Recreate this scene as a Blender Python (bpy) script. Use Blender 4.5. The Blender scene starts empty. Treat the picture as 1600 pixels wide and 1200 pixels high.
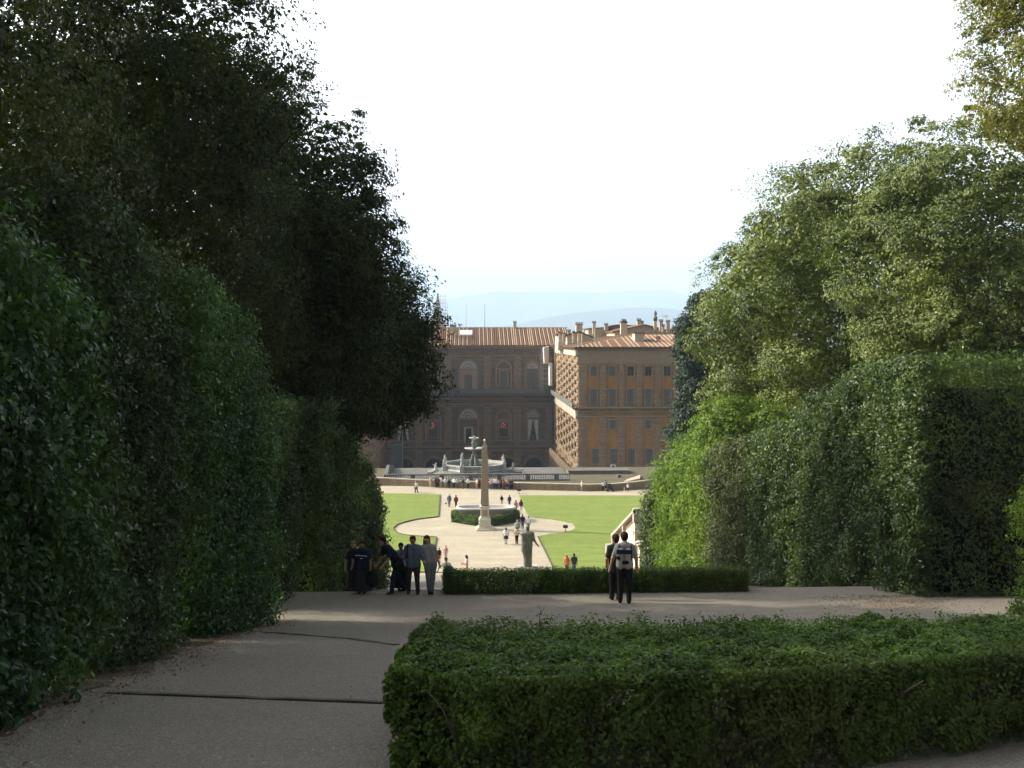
import bpy, math, random
import numpy as np
from mathutils import Vector
R = math.radians
C = bpy.context.scene.collection
sc = bpy.context.scene
rng = np.random.default_rng(7)
random.seed(7)

# ------------------------------------------------------------------ camera, sky, sun
YAW, PITCH = math.atan(65/1600), math.atan(71/1600)
cam_data = bpy.data.cameras.new('camera'); cam = bpy.data.objects.new('camera', cam_data); C.objects.link(cam)
cam.location = (0, 0, 20)
cam.rotation_euler = (math.pi/2 - PITCH, 0, -YAW)
cam_data.sensor_width = 36; cam_data.lens = 36
cam_data.clip_start = 0.1; cam_data.clip_end = 40000
sc.camera = cam
ELEV = R(33)
SUN_AZ = R(-76)            # measured from +Y towards +X
w = bpy.data.worlds.new('World'); sc.world = w; w.use_nodes = True
nt = w.node_tree; bg = nt.nodes['Background']
sky = nt.nodes.new('ShaderNodeTexSky'); sky.sky_type = 'NISHITA'; sky.sun_disc = False
sky.sun_elevation = ELEV; sky.sun_rotation = SUN_AZ
sky.air_density = 1.2; sky.dust_density = 5.0; sky.ozone_density = 1.0
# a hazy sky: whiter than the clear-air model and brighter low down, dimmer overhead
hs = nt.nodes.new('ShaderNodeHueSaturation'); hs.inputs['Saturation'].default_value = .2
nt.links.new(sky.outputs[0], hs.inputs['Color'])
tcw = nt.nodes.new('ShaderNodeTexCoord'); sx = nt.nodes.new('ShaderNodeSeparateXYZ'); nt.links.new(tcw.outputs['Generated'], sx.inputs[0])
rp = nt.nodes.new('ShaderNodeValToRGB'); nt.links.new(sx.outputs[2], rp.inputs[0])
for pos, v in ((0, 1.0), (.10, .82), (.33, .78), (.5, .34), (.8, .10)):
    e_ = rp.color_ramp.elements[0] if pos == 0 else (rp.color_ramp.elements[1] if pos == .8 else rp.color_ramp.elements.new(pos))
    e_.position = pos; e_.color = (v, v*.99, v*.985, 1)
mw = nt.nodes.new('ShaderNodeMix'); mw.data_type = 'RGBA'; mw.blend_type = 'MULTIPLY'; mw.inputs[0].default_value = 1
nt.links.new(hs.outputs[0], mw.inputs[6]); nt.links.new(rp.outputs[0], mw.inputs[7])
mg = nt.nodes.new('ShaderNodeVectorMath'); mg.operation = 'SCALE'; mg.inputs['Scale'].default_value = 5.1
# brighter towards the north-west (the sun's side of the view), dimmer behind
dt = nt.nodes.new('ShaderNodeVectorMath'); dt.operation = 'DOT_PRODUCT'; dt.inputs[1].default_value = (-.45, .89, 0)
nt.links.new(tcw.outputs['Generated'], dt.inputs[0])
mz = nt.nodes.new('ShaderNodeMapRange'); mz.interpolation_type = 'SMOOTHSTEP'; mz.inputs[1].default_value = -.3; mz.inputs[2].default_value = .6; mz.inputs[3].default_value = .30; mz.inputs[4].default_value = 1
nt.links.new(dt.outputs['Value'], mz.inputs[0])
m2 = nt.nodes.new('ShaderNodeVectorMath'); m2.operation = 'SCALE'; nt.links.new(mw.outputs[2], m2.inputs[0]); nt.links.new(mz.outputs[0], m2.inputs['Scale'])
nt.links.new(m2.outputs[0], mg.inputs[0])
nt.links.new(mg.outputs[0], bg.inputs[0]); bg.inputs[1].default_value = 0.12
sd = bpy.data.lights.new('sun', 'SUN'); sun = bpy.data.objects.new('sun', sd); C.objects.link(sun)
sd.energy = 5.0; sd.angle = R(0.5); sd.color = (1, 0.90, 0.74)
sdir = Vector((math.sin(SUN_AZ)*math.cos(ELEV), math.cos(SUN_AZ)*math.cos(ELEV), math.sin(ELEV)))
sun.rotation_euler = sdir.to_track_quat('Z', 'Y').to_euler()
sc.view_settings.view_transform = 'Standard'; sc.view_settings.look = 'None'
sc.view_settings.exposure = 0.45; sc.view_settings.gamma = 1
sc.render.engine = 'CYCLES'
sc.cycles.max_bounces = 6; sc.cycles.diffuse_bounces = 3; sc.cycles.glossy_bounces = 2
sc.cycles.transmission_bounces = 4; sc.cycles.volume_bounces = 1; sc.cycles.transparent_max_bounces = 6
sc.cycles.caustics_reflective = False; sc.cycles.caustics_refractive = False

cy, sy, cp, sp = math.cos(YAW), math.sin(YAW), math.cos(PITCH), math.sin(PITCH)
def ray(px, py):
    x = (px-800)/1600; u = (600-py)/1600
    # camera axes: right, up, forward
    r = Vector((cy, -sy, 0)); f = Vector((sy*cp, cy*cp, -sp)); up = Vector((sy*sp, cy*sp, cp))
    return r*x + up*u + f
def W(px, py, y):
    d = ray(px, py); return Vector((0, 0, 20)) + d*(y/d.y)
def G(px, py, z=0.0):
    d = ray(px, py); return Vector((0, 0, 20)) + d*((z-20)/d.z)

# ------------------------------------------------------------------ ground profile
PY = np.array([-60, 0, 15.3, 20, 24.3, 26.3, 26.9, 53, 86, 150, 158.0, 158.6, 190, 400, 3000, 12400.])
PZ = np.array([29.8, 18.4, 15.49, 14.4, 13.7, 13.49, 13.3, 7.0, 0, 0, 0, -13, -13, -13, -25, -35.])
def gz(y): return float(np.interp(y, PY, PZ))
gzv = lambda y: np.interp(y, PY, PZ)

# ------------------------------------------------------------------ helpers
def tag(o, label=None, cat=None, group=None, kind=None):
    if label: o['label'] = label
    if cat: o['category'] = cat
    if group: o['group'] = group
    if kind: o['kind'] = kind
    return o
def empty(name, loc=(0, 0, 0), rz=0, **k):
    o = bpy.data.objects.new(name, None); C.objects.link(o)
    o.location = loc; o.rotation_euler = (0, 0, rz); o.empty_display_size = .2
    return tag(o, **k)
def mesh_np(name, V, F, m, parent=None, smooth=False, **k):
    """F: (n,4) or (n,3) int array or list of lists"""
    me = bpy.data.meshes.new(name)
    V = np.asarray(V, dtype=np.float32)
    if isinstance(F, np.ndarray):
        n, q = F.shape
        me.vertices.add(len(V)); me.vertices.foreach_set('co', V.ravel())
        me.loops.add(n*q); me.loops.foreach_set('vertex_index', F.astype(np.int32).ravel())
        me.polygons.add(n); me.polygons.foreach_set('loop_start', np.arange(0, n*q, q, dtype=np.int32))
        me.update(calc_edges=True)
    else:
        me.from_pydata([tuple(map(float, v)) for v in V], [], F); me.update()
    if smooth:
        me.polygons.foreach_set('use_smooth', np.ones(len(me.polygons), dtype=bool))
    for mm in (m if isinstance(m, (list, tuple)) else [m]): me.materials.append(mm)
    o = bpy.data.objects.new(name, me); C.objects.link(o)
    if parent: o.parent = parent
    return tag(o, **k)

class MB:
    def __init__(s): s.v = []; s.f = []; s.mi = []; s.cur = 0
    def add(s, vs, fs):
        b = len(s.v); s.v += [tuple(v) for v in vs]
        s.f += [[b+i for i in f] for f in fs]; s.mi += [s.cur]*len(fs)
        return s
    def box(s, x0, x1, y0, y1, z0, z1):
        if x0 > x1: x0, x1 = x1, x0
        if y0 > y1: y0, y1 = y1, y0
        if z0 > z1: z0, z1 = z1, z0
        return s.add([(x0,y0,z0),(x1,y0,z0),(x1,y1,z0),(x0,y1,z0),(x0,y0,z1),(x1,y0,z1),(x1,y1,z1),(x0,y1,z1)],
              [(0,3,2,1),(4,5,6,7),(0,1,5,4),(1,2,6,5),(2,3,7,6),(3,0,4,7)])
    def bev(s, x0, x1, y0, y1, z0, z1, c=.02):
        """box with chamfered vertical and top edges"""
        lo = [(x0+c,y0),(x1-c,y0),(x1,y0+c),(x1,y1-c),(x1-c,y1),(x0+c,y1),(x0,y1-c),(x0,y0+c)]
        mx, my = (x0+x1)/2, (y0+y1)/2
        sh = [(mx+(x-mx)*(1-2*c/max(1e-6, x1-x0)), my+(y-my)*(1-2*c/max(1e-6, y1-y0))) for x, y in lo]
        V = [(x,y,z0) for x,y in lo]+[(x,y,z1-c) for x,y in lo]+[(x,y,z1) for x,y in sh]
        F = [tuple(range(7,-1,-1)), tuple(range(16,24))]
        for k in (0, 8):
            for i in range(8): j=(i+1)%8; F.append((k+i,k+j,k+8+j,k+8+i))
        return s.add(V, F)
    def lathe(s, prof, c=(0,0,0), n=16, sx=1, sy=1, cap=True, rot=0):
        V = []; F = []
        for r, z in prof:
            for i in range(n):
                a = 2*math.pi*i/n+rot; V.append((c[0]+r*sx*math.cos(a), c[1]+r*sy*math.sin(a), c[2]+z))
        for k in range(len(prof)-1):
            for i in range(n):
                j = (i+1) % n; F.append((k*n+i, k*n+j, (k+1)*n+j, (k+1)*n+i))
        if cap:
            F.append(tuple(range(n-1, -1, -1))); F.append(tuple((len(prof)-1)*n+i for i in range(n)))
        return s.add(V, F)
    def tube(s, pts, rad, n=6):
        pts = [Vector(p) for p in pts]; V = []; F = []
        if not isinstance(rad, (list, tuple)): rad = [rad]*len(pts)
        for k, p in enumerate(pts):
            d = (pts[min(k+1, len(pts)-1)]-pts[max(k-1, 0)]).normalized()
            a = d.orthogonal().normalized() if abs(d.z) < .99 else Vector((1,0,0))
            if abs(d.z) < .99: a = d.cross(Vector((0,0,1))).normalized()
            b = d.cross(a)
            for i in range(n):
                t = 2*math.pi*i/n; V.append(p+(a*math.cos(t)+b*math.sin(t))*rad[k])
        for k in range(len(pts)-1):
            for i in range(n):
                j = (i+1) % n; F.append((k*n+i, k*n+j, (k+1)*n+j, (k+1)*n+i))
        F.append(tuple(range(n-1, -1, -1))); F.append(tuple((len(pts)-1)*n+i for i in range(n)))
        return s.add(V, F)
    def prism(s, poly, z0, z1):
        n = len(poly)
        V = [(x, y, z0) for x, y in poly]+[(x, y, z1) for x, y in poly]
        return s.add(V, [tuple(range(n-1,-1,-1)), tuple(range(n, 2*n))]+[(i,(i+1)%n,n+(i+1)%n,n+i) for i in range(n)])
    def yprism(s, poly, y0, y1):
        """poly in (x,z), extruded along y"""
        n = len(poly)
        V = [(x, y0, z) for x, z in poly]+[(x, y1, z) for x, z in poly]
        return s.add(V, [tuple(range(n)), tuple(range(2*n-1, n-1, -1))]+[((i+1)%n,i,n+i,n+(i+1)%n) for i in range(n)])
    def ring(s, cx, cz, r0, r1, y0, y1, a0=0, a1=math.pi, n=14):
        """arch band in the xz plane"""
        V = []; F = []
        for i in range(n+1):
            a = a0+(a1-a0)*i/n; c_, s_ = math.cos(a), math.sin(a)
            V += [(cx+r0*c_, y0, cz+r0*s_), (cx+r1*c_, y0, cz+r1*s_), (cx+r1*c_, y1, cz+r1*s_), (cx+r0*c_, y1, cz+r0*s_)]
        for i in range(n):
            b = 4*i
            for j in range(4): F.append((b+j, b+(j+1)%4, b+4+(j+1)%4, b+4+j))
        F += [(3,2,1,0), (4*n,4*n+1,4*n+2,4*n+3)]
        return s.add(V, F)
    def build(s, name, m, parent=None, smooth=False, **k):
        o = mesh_np(name, s.v, s.f, m, parent, smooth, **k)
        if any(s.mi): o.data.polygons.foreach_set('material_index', s.mi)
        return o

# ------------------------------------------------------------------ materials
def mat(name, col, rough=.85, spec=.3, noise=None, bump=None, metal=0):
    """noise=(scale, amount, col2) mixes towards col2; bump=(scale, strength, distance)"""
    m = bpy.data.materials.new(name); m.use_nodes = True
    t = m.node_tree; p = t.nodes['Principled BSDF']
    p.inputs['Base Color'].default_value = (*col, 1); p.inputs['Roughness'].default_value = rough
    p.inputs['Specular IOR Level'].default_value = spec; p.inputs['Metallic'].default_value = metal
    tc = t.nodes.new('ShaderNodeTexCoord')
    if noise:
        col_in = None
        layers = noise if isinstance(noise, list) else [noise]
        prev = None
        for sca, amt, c2 in layers:
            n = t.nodes.new('ShaderNodeTexNoise'); n.inputs['Scale'].default_value = 1; n.inputs['Detail'].default_value = 5; n.inputs['Roughness'].default_value = .62
            mp = t.nodes.new('ShaderNodeMapping'); mp.inputs['Scale'].default_value = sca if isinstance(sca, tuple) else (sca,)*3
            t.links.new(tc.outputs['Object'], mp.inputs[0]); t.links.new(mp.outputs[0], n.inputs['Vector'])
            r = t.nodes.new('ShaderNodeMapRange'); r.inputs[1].default_value = .38; r.inputs[2].default_value = .66
            r.inputs[3].default_value = 0; r.inputs[4].default_value = amt
            t.links.new(n.outputs[0], r.inputs[0])
            x = t.nodes.new('ShaderNodeMix'); x.data_type = 'RGBA'
            x.inputs[7].default_value = (*c2, 1)
            if prev: t.links.new(prev, x.inputs[6])
            else: x.inputs[6].default_value = (*col, 1)
            t.links.new(r.outputs[0], x.inputs[0]); prev = x.outputs[2]
        t.links.new(prev, p.inputs['Base Color'])
    if bump:
        n = t.nodes.new('ShaderNodeTexNoise'); n.inputs['Scale'].default_value = bump[0]; n.inputs['Detail'].default_value = 4
        t.links.new(tc.outputs['Object'], n.inputs['Vector'])
        b = t.nodes.new('ShaderNodeBump'); b.inputs['Strength'].default_value = bump[1]; b.inputs['Distance'].default_value = bump[2]
        t.links.new(n.outputs[0], b.inputs['Height']); t.links.new(b.outputs[0], p.inputs['Normal'])
    return m
def leaf_mat(name, c_dark, c_mid, c_light, trans=.3, rough=.55, patch=.5, spec=.28, c_patch=None):
    m = bpy.data.materials.new(name); m.use_nodes = True
    t = m.node_tree; p = t.nodes['Principled BSDF']; out = t.nodes['Material Output']
    geo = t.nodes.new('ShaderNodeNewGeometry'); tc = t.nodes.new('ShaderNodeTexCoord')
    r = t.nodes.new('ShaderNodeValToRGB'); e = r.color_ramp.elements
    e[0].position = 0; e[0].color = (*c_dark, 1); e[1].position = 1; e[1].color = (*c_light, 1)
    k = e.new(.5); k.color = (*c_mid, 1)
    n = t.nodes.new('ShaderNodeTexNoise'); n.inputs['Scale'].default_value = patch; n.inputs['Detail'].default_value = 3
    t.links.new(tc.outputs['Object'], n.inputs['Vector'])
    a = t.nodes.new('ShaderNodeMath'); a.operation = 'MULTIPLY_ADD'; a.inputs[1].default_value = 1.7; a.inputs[2].default_value = -.62
    t.links.new(n.outputs[0], a.inputs[0])
    b = t.nodes.new('ShaderNodeMath'); b.operation = 'MULTIPLY_ADD'; b.inputs[1].default_value = .6
    t.links.new(geo.outputs['Random Per Island'], b.inputs[0]); t.links.new(a.outputs[0], b.inputs[2]); t.links.new(b.outputs[0], r.inputs[0])
    col = r.outputs[0]
    if c_patch:
        n2 = t.nodes.new('ShaderNodeTexNoise'); n2.inputs['Scale'].default_value = .33; n2.inputs['Detail'].default_value = 2
        t.links.new(tc.outputs['Object'], n2.inputs['Vector'])
        mr = t.nodes.new('ShaderNodeMapRange'); mr.inputs[1].default_value = .5; mr.inputs[2].default_value = .64
        t.links.new(n2.outputs[0], mr.inputs[0])
        x = t.nodes.new('ShaderNodeMix'); x.data_type = 'RGBA'; x.inputs[7].default_value = (*c_patch, 1)
        t.links.new(mr.outputs[0], x.inputs[0]); t.links.new(col, x.inputs[6]); col = x.outputs[2]
    t.links.new(col, p.inputs['Base Color'])
    p.inputs['Roughness'].default_value = rough; p.inputs['Specular IOR Level'].default_value = spec
    tr = t.nodes.new('ShaderNodeBsdfTranslucent'); 
    g = t.nodes.new('ShaderNodeMix'); g.data_type = 'RGBA'; g.blend_type = 'MULTIPLY'; g.inputs[0].default_value = 1
    g.inputs[7].default_value = (1.6, 1.7, .5, 1); t.links.new(col, g.inputs[6]); t.links.new(g.outputs[2], tr.inputs[0])
    mx = t.nodes.new('ShaderNodeMixShader'); mx.inputs[0].default_value = trans
    t.links.new(p.outputs[0], mx.inputs[1]); t.links.new(tr.outputs[0], mx.inputs[2]); t.links.new(mx.outputs[0], out.inputs[0])
    return m
M = {}
M['laurel'] = leaf_mat('laurel_leaf', (.010,.030,.008), (.026,.072,.016), (.065,.145,.028), patch=.9, spec=.34, rough=.42)
M['hedge_dull'] = leaf_mat('dull_hedge_leaf', (.012,.027,.009), (.028,.056,.015), (.062,.094,.028), patch=.7, spec=.3, rough=.45)
M['hedge_right'] = leaf_mat('hedge_leaf', (.018,.038,.010), (.045,.082,.018), (.105,.155,.036), patch=.8, spec=.33, rough=.42)
M['hedge_brown'] = leaf_mat('brownish_hedge_leaf', (.028,.046,.014), (.060,.080,.026), (.105,.118,.042), patch=.8)
M['lime'] = leaf_mat('fresh_leaf', (.045,.085,.012), (.10,.17,.02), (.19,.27,.035), trans=.35, patch=.7)
M['box'] = leaf_mat('box_leaf', (.019,.042,.008), (.052,.105,.016), (.135,.215,.038), patch=2.2, trans=.3, c_patch=(.075,.105,.025))
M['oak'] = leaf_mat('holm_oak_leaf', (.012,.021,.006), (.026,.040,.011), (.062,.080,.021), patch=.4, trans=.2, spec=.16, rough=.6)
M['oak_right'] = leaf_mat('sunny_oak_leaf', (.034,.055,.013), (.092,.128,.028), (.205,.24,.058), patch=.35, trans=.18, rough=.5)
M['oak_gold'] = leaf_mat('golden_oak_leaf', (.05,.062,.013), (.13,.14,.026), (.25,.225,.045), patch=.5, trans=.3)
M['cypress'] = leaf_mat('cypress_leaf', (.012,.028,.016), (.022,.045,.025), (.04,.07,.035), patch=.6, trans=.12)
M['bark'] = mat('bark', (.07,.055,.042), noise=(6, .8, (.13,.11,.09)), bump=(12, .6, .05))
M['twig'] = mat('twig', (.13,.105,.075), noise=(9, .8, (.06,.05,.04)), bump=(30, .5, .02))
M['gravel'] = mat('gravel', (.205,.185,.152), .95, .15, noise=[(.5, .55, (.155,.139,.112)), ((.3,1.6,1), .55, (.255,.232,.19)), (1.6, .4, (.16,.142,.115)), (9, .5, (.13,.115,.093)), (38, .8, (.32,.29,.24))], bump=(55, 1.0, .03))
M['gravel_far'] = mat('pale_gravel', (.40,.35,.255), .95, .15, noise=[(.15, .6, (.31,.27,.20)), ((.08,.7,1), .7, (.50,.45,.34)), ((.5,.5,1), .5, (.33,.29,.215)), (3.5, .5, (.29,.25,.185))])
M['earth'] = mat('earth', (.12,.10,.07), .95, .1, noise=[(.4, .7, (.07,.085,.035)), (6, .6, (.16,.13,.09))], bump=(20, .6, .05))
M['litter'] = mat('leaf_litter', (.10,.085,.062), .95, .1, noise=[(5, .9, (.055,.048,.034)), (30, .6, (.17,.14,.10))], bump=(40, .8, .04))
M['lawn'] = mat('lawn_grass', (.155,.215,.040), .9, .12, noise=[((.06,.5,1), .95, (.22,.275,.062)), ((.5,.9,1), .7, (.11,.165,.030)), (4, .6, (.225,.265,.078))], bump=(25, .7, .06))
M['kerb'] = mat('dark_stone', (.07,.062,.052), .9, noise=(4, .6, (.12,.105,.085)), bump=(30, .4, .01))
M['hill'] = mat('far_hillside', (.08,.10,.06), 1, 0, noise=[(.002, .8, (.14,.14,.09)), (.008, .5, (.05,.07,.045))])

M['inner'] = mat('shaded_hedge_core', (.010,.013,.007), .95, .05, noise=(12, .8, (.022,.022,.012)), bump=(14, .8, .06))  # solid hedge cores: dark wood, with the interior shade put into the near-black colour
# ------------------------------------------------------------------ foliage
def nz(P, f, seed=0):
    r = np.random.default_rng(seed+11); out = np.zeros(len(P))
    for i in range(7):
        d = r.normal(size=3); d /= np.linalg.norm(d); ff = f*(.7+1.1*r.random())
        out += np.sin(P@d*ff*6.283+r.random()*6.283)
    return out/3.2
def unit(a): return a/np.maximum(1e-9, np.linalg.norm(a, axis=1, keepdims=True))
def leaf_geo(P, N, size, aspect=.5, jitter=.8, r=rng, sv=.35):
    n = len(P)
    N = unit(N + r.normal(size=(n, 3))*jitter*.6)
    T = r.normal(size=(n, 3)) + np.array([0, 0, .25]); T = unit(T - N*(T*N).sum(1, keepdims=True)); B = np.cross(N, T)
    s = (size*(1-sv+2*sv*r.random(n)))[:, None] if np.ndim(size) == 0 else (size*(1-sv+2*sv*r.random(n)))[:, None]
    a = P - T*s*.5; b = P + T*s*.5
    m = P + T*s*.04
    l = m + B*s*aspect*.5 + N*s*.10; q = m - B*s*aspect*.5 + N*s*.10
    V = np.stack([a, q, b, l], 1).reshape(-1, 3)
    return V
def quads(nv): return np.arange(nv).reshape(-1, 4)
def grid_box(x0, x1, y0, y1, base, top, shrink, step=.5):
    """inner body of a hedge following the ground"""
    xs = (x0+shrink, x1-shrink); 
    ys = np.arange(y0+shrink, y1-shrink+1e-6, step); 
    if len(ys) < 2: ys = np.array([y0+shrink, y1-shrink])
    V = []; F = []
    for y in ys:
        b, t = base(y)-.3, top(y)-shrink
        V += [(xs[0], y, b), (xs[1], y, b), (xs[1], y, t), (xs[0], y, t)]
    for i in range(len(ys)-1):
        k = 4*i
        for j in range(4): F.append((k+j, k+(j+1)%4, k+4+(j+1)%4, k+4+j))
    F += [(3,2,1,0), tuple(4*(len(ys)-1)+j for j in range(4))]
    return np.array(V, float), np.array(F)
def hedge(name, x0, x1, y0, y1, h, m, size, dens, faces='wset', amp=.16, r=.5, seed=0, amp2=.06, layers=.22, parent=None, core=True, f1=.45, sprig=0, **k):
    """h: function y -> height over the ground; faces of the sloping box: w e s n t"""
    rg = np.random.default_rng(seed+100)
    base = lambda y: gzv(y); top = lambda y: gzv(y)+np.array([h(float(t)) for t in np.atleast_1d(y)]) if np.ndim(y) else gz(y)+h(y)
    Ps = []
    hm = np.mean([h(y) for y in np.linspace(y0, y1, 9)])
    hs = np.interp
    ygrid = np.linspace(y0, y1, 200); hg = np.array([h(float(t)) for t in ygrid])
    hv = lambda y: np.interp(y, ygrid, hg)
    for fc in faces:
        area = {'w': (y1-y0)*hm, 'e': (y1-y0)*hm, 's': (x1-x0)*h(y0), 'n': (x1-x0)*h(y1), 't': (x1-x0)*(y1-y0)}[fc]
        n = int(area*dens*(1.9 if fc == 's' and x1-x0 > 6 else 1)); u, v = rg.random(n), rg.random(n)
        if fc in 'we': y = y0+(y1-y0)*u; x = np.full(n, x0 if fc == 'w' else x1); t = v*hv(y)
        elif fc in 'sn': x = x0+(x1-x0)*u; y = np.full(n, y0 if fc == 's' else y1); t = v*hv(y)
        else: x = x0+(x1-x0)*u; y = y0+(y1-y0)*v; t = hv(y)
        Ps.append(np.stack([x, y, t], 1))
    P = np.concatenate(Ps)
    H = hv(P[:, 1])
    lo = np.stack([np.full(len(P), x0+r), np.full(len(P), y0+r), np.full(len(P), -1.)], 1)
    hi = np.stack([np.full(len(P), x1-r), np.full(len(P), y1-r), H-r], 1)
    hi = np.maximum(hi, lo+.001)
    Q = np.clip(P, lo, hi); D = P-Q; L = np.linalg.norm(D, axis=1, keepdims=True); N = D/np.maximum(L, 1e-6)
    disp = amp*nz(P, f1, seed)+amp2*nz(P, 1.9, seed+5)
    lay = -np.abs(rg.normal(size=len(P)))*layers
    # sprigs stick out a little more
    if sprig: lay += (rg.random(len(P)) < .06)*sprig*rg.random(len(P))
    P2 = Q + N*(r+disp+lay)[:, None]
    # most leaves gather in small shoots round shared points
    nt_ = max(8, len(P2)//20); ti = rg.integers(0, nt_, len(P2)); v = unit(rg.normal(size=(len(P2), 3))+N[ti]*.5)
    toff = .20*rg.random(nt_)**1.6*min(1.7, size/.06)
    Pt = P2[ti]+N[ti]*toff[ti][:, None]+v*(size*2.3*(.3+.7*rg.random(len(P2))))[:, None]
    us = rg.random(len(P2)) < .62
    P2 = np.where(us[:, None], Pt, P2); N = np.where(us[:, None], unit(v+N[ti]*.8), N)
    ok = P2[:, 2] > -.02; P2 = P2[ok]; N = N[ok]; P2[:, 2] += gzv(P2[:, 1])
    V = leaf_geo(P2, N+np.array([0, 0, .25]), size, .52, r=rg)
    F = quads(len(V))
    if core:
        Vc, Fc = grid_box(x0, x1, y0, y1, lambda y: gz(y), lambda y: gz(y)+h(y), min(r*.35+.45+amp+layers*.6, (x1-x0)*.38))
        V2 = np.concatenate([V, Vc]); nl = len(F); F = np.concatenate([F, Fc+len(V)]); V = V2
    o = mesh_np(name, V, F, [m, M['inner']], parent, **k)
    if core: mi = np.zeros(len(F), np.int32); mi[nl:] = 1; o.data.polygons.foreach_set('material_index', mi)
    return o

def crown(lobes, nb, leaves, size, bough=(.5, 1.0), seed=0, squash=.7, fill=.25, up=.35, out_only=None):
    """nb boughs over the lobes' surfaces, each a ragged cluster of leaves"""
    rg = np.random.default_rng(seed+500)
    Cn = np.array([l[0] for l in lobes], float); Rr = np.array([l[1] for l in lobes], float)
    wgt = (Rr**1.6).prod(1)**(1/3.*1.2); wgt /= wgt.sum()
    k = rg.choice(len(lobes), nb*2, p=wgt)
    u = unit(rg.normal(size=(nb*2, 3)))
    depth = 1.04-.5*rg.random(nb*2)**1.6
    Rs = np.maximum(Rr*.45, Rr-.5*bough[1])
    P = Cn[k] + u*Rs[k]*(depth+.16*nz(u*3, .6, seed))[:, None]
    ins = np.zeros(len(P), bool)
    for c, r_ in zip(Cn, Rr):
        ins |= ((((P-c)/r_)**2).sum(1) < .45)
    P = P[~ins][:nb]; u = u[~ins][:nb]
    br = bough[0]+(bough[1]-bough[0])*rg.random(len(P))**1.5
    # a few small boughs reach out past the rest
    ex = rg.random(len(P)) < .10; P = P+u*(ex*(.3+.7*rg.random(len(P)))*bough[1]*.4)[:, None]; br = np.where(ex, bough[0]*.8, br)
    # leaves
    n = len(P)*leaves
    b = np.repeat(np.arange(len(P)), leaves)
    v = unit(rg.normal(size=(n, 3))+u[b]*.5+np.array([0, 0, .35])); 
    # sub-clusters: quantise directions to make tufts
    NT = 16; tuft = unit(rg.normal(size=(len(P)*NT, 3))+np.repeat(u, NT, 0)*.7+np.array([0, 0, .5]))
    tl = .75+.4*rg.random(len(P)*NT); ti = b*NT+rg.integers(0, NT, n)
    v = unit(tuft[ti]*1.0+v*.26)
    rad = br[b]*tl[ti]*(.55+.5*rg.random(n)**.6)
    L = P[b]+v*rad[:, None]*np.array([1, 1, squash])
    N = unit(v*.9+u[b]*.5+np.array([0, 0, up]))
    V = leaf_geo(L, N, size, .55, r=rg, jitter=.62)
    nf = int(max(nb, 700)*fill*52)
    kk = rg.choice(len(lobes), nf, p=wgt); uu = unit(rg.normal(size=(nf, 3)))
    Pf = Cn[kk]+uu*Rr[kk]*(.86*rg.random(nf)**.4)[:, None]
    V2 = leaf_geo(Pf, uu, size*1.45, .8, r=rg)
    return np.concatenate([V, V2])
def tree(name, base, lobes, m, nb, leaves, size, label, seed, group=None, trunk_r=.35, fill=.3, bough=(.5, 1.0), limbs=5, cat='tree', up=.35, trunks=1):
    o = empty(name, base, label=label, cat=cat, group=group)
    bv = np.array(base)
    V = crown([(np.array(c)-bv, r_) for c, r_ in lobes], nb, leaves, size, bough, seed, fill=fill, up=up)
    mesh_np('crown', V, quads(len(V)), m, o)
    rd = random.Random(seed); mb = MB()
    top = Vector(lobes[0][0])-Vector(base)
    for t in range(trunks):
        off = Vector((rd.uniform(-.5, .5), rd.uniform(-.5, .5), 0))*(t > 0)
        pts = [off+Vector((0, 0, -.3))]+[off+top*f+Vector((rd.uniform(-.25, .25), rd.uniform(-.25, .25), 0)) for f in (.25, .5, .75, 1)]
        mb.tube(pts, [trunk_r*1.25, trunk_r, trunk_r*.8, trunk_r*.6, trunk_r*.3], 8)
        for i in range(limbs):
            c, r_ = lobes[i % len(lobes)]
            s_ = pts[2+i % 2]; e_ = Vector(c)-Vector(base)+Vector([rd.uniform(-.7, .7)*q for q in r_])
            mid = (s_+e_)/2+Vector((rd.uniform(-.4, .4), rd.uniform(-.4, .4), -.3))
            mb.tube([s_, mid, e_], [trunk_r*.45, trunk_r*.3, trunk_r*.1], 6)
    mb.build('trunk', M['bark'], o, True)
    return o
# ------------------------------------------------------------------ ground, path, lawns, hills
def profile_sheet(name, xs, ys, dz, m, clip=None, **k):
    ys = sorted(set([float(y) for y in ys])); V = []; F = []
    for y in ys:
        for x in (xs(y) if callable(xs) else xs): V.append((x, y, gz(y)+dz))
    n = len(xs(ys[0]) if callable(xs) else xs)
    for j in range(len(ys)-1):
        for i in range(n-1): a = j*n+i; F.append((a, a+1, a+n+1, a+n))
    return mesh_np(name, V, F, m, **k)
profile_sheet('ground', [-15500, -3000, -300, -60, -20, 0, 20, 60, 300, 3000, 15500], PY, -.012, M['earth'], kind='structure')
kp = [y for y in PY if -60 <= y <= 86]
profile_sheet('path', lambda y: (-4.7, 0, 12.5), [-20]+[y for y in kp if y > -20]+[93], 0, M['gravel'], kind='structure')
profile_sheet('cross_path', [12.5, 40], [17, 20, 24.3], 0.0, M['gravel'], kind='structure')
V = [G(300, 900), G(1500, 900), G(1500, 759.5), G(300, 759.5)]
o = mesh_np('amphitheatre_path', [(v.x, v.y, .008) for v in V], [(0, 1, 2, 3)], M['gravel_far'], kind='structure')
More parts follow.
